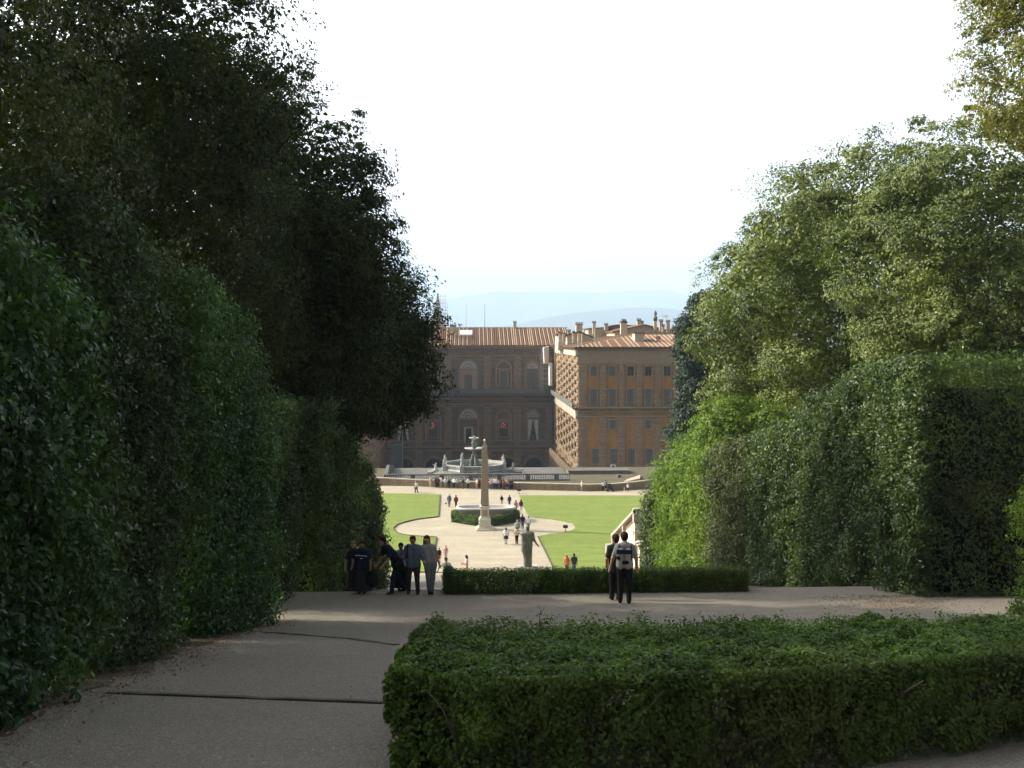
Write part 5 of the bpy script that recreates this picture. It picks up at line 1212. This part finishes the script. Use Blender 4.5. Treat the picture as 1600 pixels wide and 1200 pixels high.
def person(x, y, h, face, label, top='white', bottom='jeans', hair='darkbrown', longhair=False, skin='skin', vox=.03, lean=(0, 0), head=(0, 0), arms=None, stride=.0, sway=0, legs=None,
           sleeves='short', skirt=None, girth=1.0, z=None, bag=None, group=None, crouch=False, shorts=False, facefeat=False, toplen=0, ankle=None):
    """face: angle of the facing direction, 0 = towards +Y (away from the camera), pi = towards the camera.
       local axes: +x right hand side, +y forward. all lengths in units of height."""
    gzz = gz(y)+.01 if z is None else z
    o = empty('person', (x, y, gzz), face, label=label, cat='person', group=group)
    v3 = lambda *a: np.array(a, float)*h
    lx, ly = lean
    hipz = .505 if not crouch else .27
    hip = np.array([sway, 0, hipz]); ch = hip+np.array([lx*.55, ly*.55, .21]); sh = hip+np.array([lx, ly, .31-.5*(lx*lx+ly*ly)]); nk = sh+np.array([lx*.15, ly*.15, .045]); hd = nk+np.array([head[0]+lx*.2, head[1]+ly*.2+.012, .068])
    g = girth
    legs = legs or ((-.048, stride), (.048, -stride))   # (x offset of the foot, forward offset) for left/right
    LG_ = []
    for i, (fx, fy) in enumerate(legs):
        hx = hip+np.array([(-.05 if i == 0 else .05)*g, 0, -.01]); ft = np.array([sway*.5+fx, fy, .035])
        if crouch: kn = hip+np.array([hx[0]-hip[0]+fx*.5, .24, .06]); ft = np.array([fx, .08, .035])
        else:
            kn = (hx+ft)/2+np.array([0, .018+abs(fy)*.12, .01]); 
        LG_.append((hx, kn, ft))
    AR = []
    arms = arms or [((-.05, .0, -.165), (-.055, .035, -.31)), ((.05, .0, -.165), (.055, .035, -.31))]
    for i, (e_, w_) in enumerate(arms):
        s0 = sh+np.array([(-.100 if i == 0 else .100)*(.6+.4*g), 0, -.018]); AR.append((s0, s0+np.array(e_), s0+np.array(w_)))
    P = lambda a: np.array(a)*h
    def torso(s, inf, low=0.0, kk=.03):
        for sx_ in (-1, 1):
            s.cap(P(sh+[sx_*.052*g, 0, -.035]), P(ch+[sx_*.045*g, 0, -.02]), (.055+inf)*h*(.5+.5*g), (.052+inf)*h*g, kk*h)
            s.cap(P(ch+[sx_*.045*g, 0, -.02]), P(hip+[sx_*.042*g, 0, .05-low]), (.052+inf)*h*g, (.055+inf)*h*g, kk*h)
            s.cap(P(sh+[sx_*.084*(.6+.4*g), 0, -.02]), P(sh+[0, 0, .0]), (.036+inf)*h, (.045+inf)*h, kk*h)
    # body: one surface
    s = SDF(.018*h); torso(s, -.004)
    s.cap(P(sh), P(nk+[0, 0, .03]), .034*h, .030*h)
    s.ell(P(hd+[0, .0, .012]), np.array([.049, .060, .065])*h); s.ell(P(hd+[0, .018, -.022]), np.array([.034, .038, .036])*h)
    s.cap(P(hd+[0, .056, .008]), P(hd+[0, .064, -.012]), .006*h, .009*h, .006*h)
    for sx_ in (-1, 1): s.ell(P(hd+[sx_*.048, -.002, .0]), np.array([.007, .012, .018])*h, .005*h)
    for i, (a, b, c) in enumerate(AR):
        s.cap(P(a), P(b), .031*h*(.6+.4*g), .024*h); s.cap(P(b), P(c), .025*h, .016*h)
        d = (c-b)/max(1e-6, np.linalg.norm(c-b)); side = np.cross(d, [0, 1, 0]); side = side/max(1e-6, np.linalg.norm(side)); fw = np.cross(side, d)
        pm = c+d*.035; s.cap(P(c), P(pm), .016*h, .021*h, .01*h)
        if vox < .016:
            for q in range(4):
                o0 = pm+fw*(-.018+.012*q)+d*.006; L_ = (.036, .042, .040, .032)[q]; bend = side*(-.012 if i == 0 else .012)
                s.cap(P(o0), P(o0+d*L_*.55+bend*.3), .0068*h, .0062*h, .004*h); s.cap(P(o0+d*L_*.55+bend*.3), P(o0+d*L_+bend), .0062*h, .005*h, .003*h)
            s.cap(P(c+d*.012+fw*.015), P(c+d*.045+fw*.036), .0075*h, .006*h, .005*h)
        else: s.cap(P(pm), P(pm+d*.04), .019*h, .012*h, .01*h)
    for a, b, c in LG_:
        s.cap(P(a), P(b), .052*h*g, .036*h); s.cap(P(b), P(c), .037*h, .023*h); s.cap(P(c+[0, -.01, -.012]), P(c+[0, .075, -.018]), .021*h, .017*h)
    V, F = s.mesh(vox*.8); mesh_np('body', V, F, M[skin], o, True)
    # top
    s = SDF(.03*h); torso(s, .013, low=toplen); s.cap(P(hip+[-.062*g, 0, .045-toplen]), P(hip+[.062*g, 0, .045-toplen]), .058*h, .058*h, .02*h)
    for a, b, c in AR:
        if sleeves == 'none': continue
        if sleeves == 'short': s.cap(P(a), P(a+(b-a)*.72), .038*h*(.6+.4*g), .036*h)
        else: s.cap(P(a), P(b), .038*h*(.6+.4*g), .032*h); s.cap(P(b), P(b+(c-b)*.93), .032*h, .024*h)
    V, F = s.mesh(vox*.8); mesh_np('shirt', V, F, cm(top), o, True)
    # bottom
    if skirt:
        z1 = (hip[2]+.06)*h; z0 = skirt*h; mb = MB(); n = 28; V = []; F = []
        prof = [(.062, .078, z1), (.078, .108*g, z1-.05*h), (.080, .115*g, z1-.11*h)]
        for k in range(1, 6): t = k/5; prof.append((.080+.05*t, .115*g+.045*t, (z1-.11*h)*(1-t)+z0*t))
        for q, (ry, rx, z_) in enumerate(prof):
            for i in range(n):
                a_ = 2*math.pi*i/n; fl = 1+.05*math.sin(a_*7+q*.3)*q/len(prof); V.append(((hip[0]+rx*math.cos(a_)*fl)*h, ry*math.sin(a_)*fl*h, z_))
        for q in range(len(prof)-1):
            for i in range(n): j = (i+1) % n; F.append((q*n+i, q*n+j, (q+1)*n+j, (q+1)*n+i))
        F.append(tuple(range(n-1, -1, -1))); mesh_np('skirt', V, F, cm(bottom), o, True)
    else:
        s = SDF(.02*h)
        for sx_ in (-1, 1): s.cap(P(hip+[sx_*.045*g, 0, .055]), P(hip+[sx_*.048*g, 0, -.02]), .056*h*g, .058*h*g)
        for a, b, c in LG_:
            if shorts: s.cap(P(a), P(a+(b-a)*.9), .060*h*g, .052*h)
            else: s.cap(P(a), P(b), .060*h*g, .044*h); s.cap(P(b), P(c+[0, -.005, .012]), .044*h, .036*h)
        V, F = s.mesh(vox*.8); mesh_np('shorts' if shorts else 'trousers', V, F, cm(bottom), o, True)
    # shoes
    if not (vox > .028):
        for a, b, c in LG_:
            s = SDF(.01*h); s.cap(P(c+[0, -.016, -.012]), P(c+[0, .078, -.018]), .026*h, .021*h); s.cap(P(c+[0, -.01, -.01]), P(c+[0, 0, .012]), .026*h, .026*h); V, F = s.mesh(vox*.8); mesh_np('shoe', V, F, cm('black'), o, True)
    # hair
    s = SDF(.012*h); s.ell(P(hd+[0, -.012, .024]), np.array([.056, .062, .063])*h); s.ell(P(hd+[0, .012, .05]), np.array([.046, .045, .030])*h); s.ell(P(hd+[0, -.03, -.005]), np.array([.046, .036, .05])*h)
    if longhair:
        s.cap(P(hd+[0, -.035, 0]), P(hd+[0, -.05, -.12]), .045*h, .035*h)
        for sx_ in (-1, 1): s.cap(P(hd+[sx_*.042, -.01, .01]), P(hd+[sx_*.05, -.01, -.115]), .020*h, .018*h)
    V, F = s.mesh(max(.01, vox*.8)); mesh_np('hair', V, F, cm(hair), o, True)
    if facefeat:
        for sx_ in (-1, 1):
            mb = MB(); mb.lathe([(.001, -.004*h), (.006*h, 0), (.001, .004*h)], tuple(P(hd+[sx_*.019, .0535, .006])), 8); mb.build('eye', cm('black'), o)
        mb = MB(); mb.bev(float((hd[0]-.015)*h), float((hd[0]+.015)*h), float((hd[1]+.050)*h), float((hd[1]+.056)*h), float((hd[2]-.034)*h), float((hd[2]-.029)*h), .001); mb.build('mouth', cm('maroon'), o)
    return o, dict(hip=P(hip), sh=P(sh), hd=P(hd), AR=[[P(q) for q in a] for a in AR], LG=LG_)
def bag_mesh(name, c, size, m, parent=None, strap=None, **k):
    s = SDF(.03); s.ell(c, size); s.cap(np.array(c)-[size[0]*.5, 0, size[2]*.3], np.array(c)+[size[0]*.5, 0, -size[2]*.3], size[1]*.8, size[1]*.8)
    V, F = s.mesh(.018); return mesh_np(name, V, F, m, parent, True, **k)
PI = math.pi
def at(px, D): return W(px, 900, D).x
def held(o_person, name, label, cat, build):
    """a thing worn or carried, top level, in the frame of its person"""
    e = empty(name, o_person.location, o_person.rotation_euler[2], label=label, cat=cat); build(e); return e
# --- the walkers at the top of the ramp (about 25 m away)
GR = 'visitors at the top of the ramp'
D = 25.9
o, j = person(at(566, D), D, 1.33, PI-.15, 'stout person in navy tee shirt and long dark skirt standing before the hedge', 'navy', 'charcoal', 'darkbrown', False, 'skin_tan', .014, girth=1.3, skirt=.05, arms=[((-.05,.0,-.16),(-.06,.05,-.30)), ((.06,.02,-.16),(.07,.06,-.28))], facefeat=True, toplen=.06, group=GR)
mb = MB(); rr_ = random.Random(2)
hs_ = j['sh']; xs0 = -.16
for i, (a, b) in enumerate(((0, .05), (.065, .10), (.115, .16), (.175, .21), (.225, .30))):
    z0 = hs_[2]-.12+.04*a; yv = 1.4*.055*1.3+.028
    mb.box(xs0+a, xs0+b, yv, yv+.012, z0, z0+.022)
mb.box(-.04, .02, yv, yv+.012, hs_[2]-.185, hs_[2]-.165); mb.build('shirt_print', cm('paleblue'), o)
w_ = j['AR'][0][2]
def bb(e):
    bag_mesh('pouch', (w_[0]-.03, w_[1], w_[2]-.28), (.17, .09, .23), cm('black'), e)
    mb = MB(); mb.tube([(w_[0]-.12, w_[1], w_[2]-.14), (w_[0]-.03, w_[1], w_[2]-.03), (w_[0]+.06, w_[1], w_[2]-.14)], .012, 6); mb.build('strap', cm('black'), e)
held(o, 'handbag', 'large round black bag hanging from the hand of the person in navy tee shirt', 'bag', bb)
person(at(554, 27.2), 27.0, 1.36, PI, 'person half hidden behind the stout one in front of the left hedge', 'charcoal', 'charcoal', 'brown', False, 'skin', .016, skirt=.1, group=GR, toplen=.03)
person(at(619, 25.9), 25.9, 1.48, PI-.95, 'person in dark polo shirt bending forward in mid stride', 'navy', 'navy', 'black', False, 'skin_tan', .014, lean=(0, .17), head=(0, .03), arms=[((-.03,.06,-.15),(-.03,.17,-.25)), ((.03,.03,-.16),(.03,.12,-.28))], legs=((-.045, .12), (.045, -.19)), group=GR)
o, j = person(at(627, 26.4), 26.3, 1.23, PI+.1, 'short dark haired person peering out between the bending one and the tall man', 'greyblue', 'black', 'black', False, 'skin_tan', .014, skirt=.07, facefeat=True, group=GR, toplen=.03)
def bb2(e):
    bag_mesh('pouch', (-.06, .19, .66), (.11, .05, .13), cm('charcoal'), e); mb = MB(); mb.tube([(-.14, .16, .72), (-.11, .12, 1.0), (-.04, .05, 1.06)], .01, 6); mb.build('strap', cm('black'), e)
held(o, 'shoulder_bag', 'small grey shoulder bag on the short dark haired person', 'bag', bb2)
o, j = person(at(646, 25.9), 25.7, 1.46, PI-.05, 'big man in blue grey shirt and dark trousers walking up between the others', 'blueshirt', 'charcoal', 'darkbrown', False, 'skin_tan', .014, girth=1.22, sleeves='long', arms=[((-.07,.05,-.15),(-.105,.10,-.275)), ((.05,.03,-.16),(.02,.12,-.24))], legs=((-.085, .02), (.08, -.02)), facefeat=True, toplen=.05, group=GR)
def bb3(e): 
    mb = MB(); mb.tube([(.12, .12, 1.27), (.13, .15, 1.0), (.24, .13, .86)], .018, 6); mb.tube([(.12, .12, 1.27), (.11, -.08, 1.2)], .018, 6); mb.build('strap', cm('black'), e); bag_mesh('pouch', (.29, .06, .78), (.09, .13, .15), cm('black'), e)
held(o, 'shoulder_bag', 'black shoulder bag slung on the big man in blue grey shirt', 'bag', bb3)
person(at(671, 25.8), 25.7, 1.46, PI+.15, 'long haired woman in pale top and shiny blue grey trousers leaning to one side', 'lightgrey', 'greyblue', 'darkbrown', True, 'skin', .014, lean=(.035, -.03), sway=-.02, head=(.01, 0), arms=[((-.05,.0,-.16),(-.09,.02,-.30)), ((.04,.03,-.16),(-.01,.11,-.21))], legs=((-.03, .02), (.01, -.02)), facefeat=True, toplen=-.01, group=GR, girth=1.05)
# --- man with backpack and his companion
o, j = person(at(976, 23.5), 23.5, 1.64, -.15, 'man in grey tee shirt and black trousers seen from behind with a backpack', 'lightgrey', 'black', 'darkbrown', False, 'skin', .013, arms=[((-.065,-.02,-.155),(-.10,.03,-.30)), ((.06,-.01,-.165),(.075,.02,-.31))], legs=((-.062, .02), (.062, -.02)), girth=1.05, lean=(0, .03), head=(-.005, .01))
def bp(e):
    s = SDF(.03); z_ = j['sh'][2]; s.cap((-.10, -.17, z_-.10), (-.10, -.18, z_-.40), .085, .10); s.cap((.08, -.17, z_-.10), (.08, -.18, z_-.40), .085, .10); V, F = s.mesh(.013); mesh_np('pack', V, F, cloth('pale_nylon', (.33,.325,.30)), e, True)
    mb = MB(); mb.bev(-.19, .17, -.275, -.22, z_-.13, z_-.03, .015); mb.build('top_band', cm('navy'), e)
    mb = MB(); mb.bev(-.05, .09, -.30, -.265, z_-.36, z_-.28, .01); mb.bev(-.19, -.10, -.285, -.24, z_-.26, z_-.19, .01); mb.build('patch', cm('black'), e)
    for sx_ in (-.13, .15):
        mb = MB(); mb.tube([(sx_, -.20, z_-.42), (sx_*1.05, -.235, z_-.22), (sx_*1.0, -.15, z_+.03), (sx_*.95, .06, z_+.035), (sx_*1.0, .13, z_-.12), (sx_*1.1, .06, z_-.33), (sx_*1.1, -.1, z_-.40)], .017, 6); mb.build('strap', cm('navy'), e)
held(o, 'backpack', 'pale backpack with navy top band and straps on the man seen from behind', 'backpack', bp)
o, j2 = person(at(962, 24.3), 24.3, 1.58, .2, 'person all in black half hidden behind the man with the backpack', 'charcoal', 'black', 'darkbrown', False, 'skin', .016, toplen=.08, legs=((-.05, .03), (.04, -.03)), arms=[((-.05,-.02,-.16),(-.02,.08,-.27)), ((.05,0,-.165),(.055,.035,-.31))])
# --- people on the ramp and the gravel
RP = 'visitors on the ramp and the near gravel'
person(at(697, 53), 53, 1.58, PI+.1, 'man in white tee shirt with hand on hip coming up the ramp', 'white', 'charcoal', 'darkbrown', False, 'skin_tan', .022, arms=[((-.10,-.02,-.12),(-.04,.05,-.19)), ((.12,.02,-.10),(.17,.05,-.20))], legs=((-.06,0),(.05,0)), group=RP)
person(at(729, 74), 74, 1.68, PI/2+.2, 'woman with long dark hair in salmon top looking at something in her hand', 'pink', 'beige', 'darkbrown', True, 'skin', .024, arms=[((-.03,.05,-.15),(-.0,.19,-.16)), ((.03,.05,-.15),(.0,.17,-.15))], group=RP)
person(at(686.5, 91), 91, 1.28, PI, 'boy in black tee shirt and red shorts at the foot of the ramp', 'black', 'red', 'black', False, 'skin', .026, shorts=True, group=RP)
person(at(696.5, 92), 92, 1.30, PI, 'fair haired child in pink top beside the boy in red shorts', 'pink', 'beige', 'blond', False, 'skin', .026, group=RP)
person(at(885.5, 84), 84, 1.64, .0, 'woman with long red hair walking away past the corner of the right lawn', 'orange', 'brown', 'redhair', True, 'skin', .026, group=RP)
person(at(897, 83.6), 83.6, 1.74, .0, 'man in dark grey tee shirt walking beside the red haired woman', 'charcoal', 'jeans', 'darkbrown', False, 'skin_tan', .026, group=RP)
# --- people around the obelisk
OG = 'visitors walking on the gravel around the obelisk'
def far(px, pyf, hpx, face, label, **k):
    g = G(px, pyf); h_ = hpx*g.y/1600; return person(g.x, g.y, h_, face, label, z=.012, vox=k.pop('vox', .032), group=k.pop('group', OG), **k)
far(702, 792, 20.5, 0, 'person in blue grey suit carrying a bag walking left of the obelisk', top='greyblue', bottom='greyblue', hair='greyhair', sleeves='long', stride=.02)
far(712.5, 793, 19.5, .2, 'person in maroon clothes walking beside the blue grey suit', top='maroon', bottom='maroon', hair='darkbrown', sleeves='long', legs=((-.03,.06),(.03,-.06)))
far(784, 790, 16.0, 0, 'person in black top and pale trousers behind the right part of the tub', top='black', bottom='beige', hair='black', longhair=True)
far(796, 791, 17.5, 0, 'person in dark purple clothes walking behind the tub', top='purple', bottom='purple', hair='darkbrown', sleeves='long')
far(806, 802, 20.5, 0, 'person in brown and khaki clothes at the right end of the tub', top='khaki', bottom='brown', hair='black', stride=.05)
far(814, 802.5, 22.0, 0, 'person in reddish top and white trousers beside the edge of the right lawn', top='maroon', bottom='white', hair='darkbrown', longhair=True, legs=((-.05,.02),(.05,-.02)))
far(816.5, 827, 23.5, 0, 'person in navy tee shirt and jeans walking right of the ring hedge', top='navy', bottom='jeans', hair='black', stride=.03)
far(825.5, 829, 22.5, 0, 'person in white shirt and blue jeans next to the navy tee shirt', top='white', bottom='jeans', hair='darkbrown', stride=.05)
far(808.5, 838, 26.0, -.3, 'person in pale grey hooded top beside the ring hedge', top='lightgrey', bottom='lightgrey', hair='blond', sleeves='long')
far(790.5, 850.5, 26.5, 0, 'woman with long dark hair in white top and dark short skirt', top='white', bottom='navy', hair='darkbrown', longhair=True, skirt=.33, vox=.028)
far(807.5, 850, 26.5, .1, 'woman in white top and black cropped trousers near the statue', top='beige', bottom='black', hair='darkbrown', vox=.028, arms=[((-.06,0,-.15),(-.08,.04,-.28)), ((.07,.02,-.11),(.15,.04,-.14))], shorts=False)
g = G(702, 792)
e = empty('handbag', (g.x-.42, g.y, .012), label='small pale bag carried by the person in blue grey suit', cat='bag'); 
s = SDF(.03); s.ell((0, 0, .42), (.15, .09, .14)); V, F = s.mesh(.03); mesh_np('pouch', V, F, cm('grey'), e, True); mb = MB(); mb.tube([(-.1, 0, .5), (.08, 0, .74), (.12, 0, .5)], .015, 5); mb.build('strap', cm('grey'), e)
# --- the far side
FG = 'visitors along the far low wall'
far(651, 770.5, 18.5, .9, 'man in white shirt and dark trousers striding on the far gravel at the left', top='white', bottom='navy', hair='darkbrown', legs=((-.03,.13),(.03,-.13)), group=FG)
far(649, 769.5, 17.5, .9, 'person in pale dress walking just behind the striding man', top='lightgrey', bottom='lightgrey', hair='blond', skirt=.3, group=FG)
far(909, 767.8, 17.0, -1.3, 'lone person in grey walking along the low wall at the right', top='beige', bottom='lightgrey', hair='greyhair', legs=((-.03,.12),(.03,-.12)), group=FG)
far(942, 767, 15.0, 0, 'person in white tee shirt left of the pushchair', top='white', bottom='black', hair='darkbrown', group=FG)
far(946.5, 767.8, 18.0, .1, 'person in pale shirt and dark shorts pushing the pushchair', top='lightgrey', bottom='navy', hair='darkbrown', shorts=True, group=FG)
far(981, 769, 13.5, 0, 'person in white top and navy shorts at the far right of the wall', top='white', bottom='navy', hair='blond', shorts=True, group=FG)
far(975.5, 769.5, 8.5, 1.2, 'small child in pink crouching beside the person in white top', top='pink', bottom='pink', hair='blond', group=FG)
crowd = [(673, 763, 16, 'beige', 'beige', 'thin person in beige clothes at the left end of the crowd', 'blond', 0), (681.5, 762.5, 17, 'black', 'black', 'person in black with bare arms second from the left of the crowd', 'darkbrown', 0), (688.5, 762.5, 18, 'white', 'khaki', 'person in white shirt and khaki trousers in the left of the crowd', 'darkbrown', 1), (684.5, 762, 17, 'maroon', 'navy', 'person in maroon top between black and white clothes in the crowd', 'brown', 0), (696, 762.5, 16.5, 'white', 'khaki', 'broad person in white shirt leaning on the wall left of the lavender shirt', 'greyhair', 0), (702, 762.5, 15, 'black', 'navy', 'person in black top leaning on the wall beside the broad white shirt', 'black', 0), (709.5, 763.5, 17, 'white', 'black', 'person in white shirt and black trousers in the middle of the left crowd', 'greyhair', 0), (714.5, 763, 15.5, 'paleblue', 'jeans', 'person in pale blue top and jeans in the crowd', 'brown', 0), (723.5, 763.5, 15.5, 'black', 'brown', 'person in black top and brown trousers resting on the wall', 'darkbrown', 0), (731.5, 764, 16.5, 'white', 'black', 'person in open white shirt over black nearest the obelisk on its left', 'darkbrown', 0), (745.5, 765, 17, 'beige', 'brown', 'person in beige top and brown skirt just left of the obelisk', 'brown', 1), (749, 764.5, 16.5, 'maroon', 'charcoal', 'person in maroon top partly behind the obelisk', 'darkbrown', 0),
    (767.5, 764.5, 17, 'pink', 'jeans', 'person in pink cap and jeans just right of the obelisk', 'pink', 0), (772.3, 764.5, 18.5, 'white', 'navy', 'tall person in white tank top right of the obelisk', 'brown', 0), (776.5, 764.5, 18, 'paleblue', 'charcoal', 'person in light blue top beside the tall white tank top', 'brown', 0), (782.5, 765, 16, 'red', 'navy', 'person in red top with white bag in the right part of the crowd', 'darkbrown', 0), (788, 765, 15.5, 'maroon', 'black', 'person in dark red top beside the red top', 'darkbrown', 0), (791.5, 765, 17.5, 'beige', 'charcoal', 'person in beige top raising an arm in the right of the crowd', 'greyhair', 1), (797.5, 765.5, 17, 'charcoal', 'navy', 'person in dark clothes with folded arms near the right end of the crowd', 'darkbrown', 0), (800, 765.2, 16, 'navy', 'black', 'person in navy standing behind the folded arms', 'black', 0)]
rp = random.Random(9)
for px, pf, hp, tp, bt, lb, hr, sk in crowd:
    pf = wall_y(px)+rp.uniform(.3, 1.0); g = G(px, pf); am = [((-.06, rp.uniform(0, .05), -.14), (-.05+rp.uniform(-.05, .06), rp.uniform(.03, .12), rp.uniform(-.27, -.18))), ((.06, rp.uniform(0, .05), -.14), (.05+rp.uniform(-.06, .05), rp.uniform(.03, .12), rp.uniform(-.27, -.18)))]
    if 'raising' in lb: am[1] = ((.07, .03, -.04), (.10, .08, .10))
    person(g.x, g.y, hp*g.y/1600, PI+rp.uniform(-.8, .8), lb, tp, bt, hr, rp.random() < .3, 'skin', .036, z=.012, arms=am, legs=((-.05, rp.uniform(-.03, .03)), (.05, rp.uniform(-.03, .03))), skirt=.3 if sk else None, group='crowd standing along the low wall', sleeves='short' if rp.random() < .6 else 'long')
# red and white parasol-like bundle at the end of the crowd, pushchair
g = G(812, 766.5); far(808, 766, 11.5, 1.9, 'person in white hat sitting low at the right end of the crowd', top='maroon', bottom='navy', hair='white', group=FG)
g = G(953.5, 768); e = empty('pushchair', (g.x, g.y, .012), .0, label='black pushchair with hood standing by the low wall', cat='pushchair')
mb = MB()
for x in (-.35, .35):
    for y in (-.25, .25):
        w0 = MB(); w0.lathe([(.02,-.03), (.14,-.03), (.14,.03), (.02,.03)], (0,0,0), 12); w0.v = [(v[0]+x, v[2]+y, v[1]+.14) for v in w0.v]; w0.build('wheel', M['black'], e)
    mb.tube([(x, -.2, .14), (-x*.6, -.2, .9)], .02, 5); mb.tube([(x, .2, .14), (-x*.6, .2, .9)], .02, 5)
mb.tube([(-.3, -.22, .9), (-.55, -.22, 1.05), (-.55, .22, 1.05), (-.3, .22, .9)], .02, 5); mb.build('frame', M['black'], e)
s = SDF(.04); s.ell((.05, 0, .5), (.38, .22, .2)); s.ell((-.12, 0, .8), (.27, .25, .26)); V, F = s.mesh(.035); mesh_np('hood', V, F, cm('charcoal'), e, True)

# ------------------------------------------------------------------ statue on the ramp
D = 60.0; xs_ = at(824, D); zg = gz(D)
o = empty('statue', (xs_, D, zg), 0, label='weathered grey stone statue in long drapery seen from behind with outstretched arm', cat='statue')
ped = zz(886, D)-zg
mb = MB(); mb.bev(-.55, .55, -.5, .5, -.4, ped-.1, .03); mb.bev(-.62, .62, -.57, .57, ped-.1, ped, .02); mb.build('pedestal', M['travertine'], o)
zt_ = zz(822, D)-zg; H = zt_-ped; u = lambda a, b, c: (a*H, b*H, ped+c*H)
s = SDF(.035*H)
s.cap(u(-.055, 0, .78), u(-.05, 0, .55), .062*H, .07*H); s.cap(u(.055, 0, .78), u(.05, 0, .55), .062*H, .07*H); s.cap(u(-.05, 0, .55), u(-.045, 0, .30), .07*H, .068*H); s.cap(u(.05, 0, .55), u(.045, 0, .02), .072*H, .065*H); s.cap(u(-.045, .01, .45), u(-.035, .01, .02), .064*H, .05*H)
s.cap(u(-.11, 0, .80), u(.11, 0, .80), .045*H, .05*H); s.cap(u(-.10, 0, .78), u(-.115, 0, .38), .05*H, .032*H)
s.cap(u(0, 0, .82), u(0, .01, .9), .026*H, .024*H)
for k in range(9):
    x = -.12+.03*k; s.cap(u(x, -.062+.012*abs(k-4)*.5, .80-.01*k), u(x*.85+.012*math.sin(k*2), -.07+.012*abs(k-4)*.5, .33+.03*(k % 3)), .012*H, .016*H, .012*H)
    if k > 1: s.cap(u(x*.8, -.058, .33), u(x*.75, -.062, .04), .010*H, .014*H, .012*H)
s.ell(u(0, .01, .95), np.array([.048, .056, .064])*H); s.ell(u(0, -.01, .965), np.array([.052, .056, .058])*H, .01)
s.cap(u(.13, 0, .80), u(.165, .02, .64), .036*H, .028*H); s.cap(u(.165, .02, .64), u(.235, .05, .53), .027*H, .018*H)
s.cap(u(.235, .05, .53), u(.26, .06, .50), .02*H, .018*H, .01)
for q in range(4): s.cap(u(.262, .045+.012*q, .505), u(.285+.004*q, .05+.014*q, .462+.005*q), .009*H, .007*H, .005)
s.cap(u(.25, .06, .52), u(.285, .075, .50), .009*H, .007*H, .005)
s.cap(u(-.12, 0, .80), u(-.20, .05, .815), .034*H, .026*H); s.cap(u(-.20, .05, .815), u(-.27, .10, .81), .024*H, .018*H)
V, F = s.mesh(.022); mesh_np('figure', V, F, M['statue'], o, True)
# ------------------------------------------------------------------ haze
hz = MB(); hz.box(-16000, 16000, -80, 12600, -90, 760)
hm = bpy.data.materials.new('haze'); hm.use_nodes = True; t = hm.node_tree
for n in list(t.nodes):
    if n.type != 'OUTPUT_MATERIAL': t.nodes.remove(n)
pv = t.nodes.new('ShaderNodeVolumePrincipled'); pv.inputs['Color'].default_value = (.60,.775,.99,1); pv.inputs['Density'].default_value = .0002; pv.inputs['Anisotropy'].default_value = 0.0
t.links.new(pv.outputs[0], t.nodes['Material Output'].inputs['Volume'])
hz.build('haze', hm, kind='stuff', label='thin bright haze over the valley and the far hills', cat='haze')
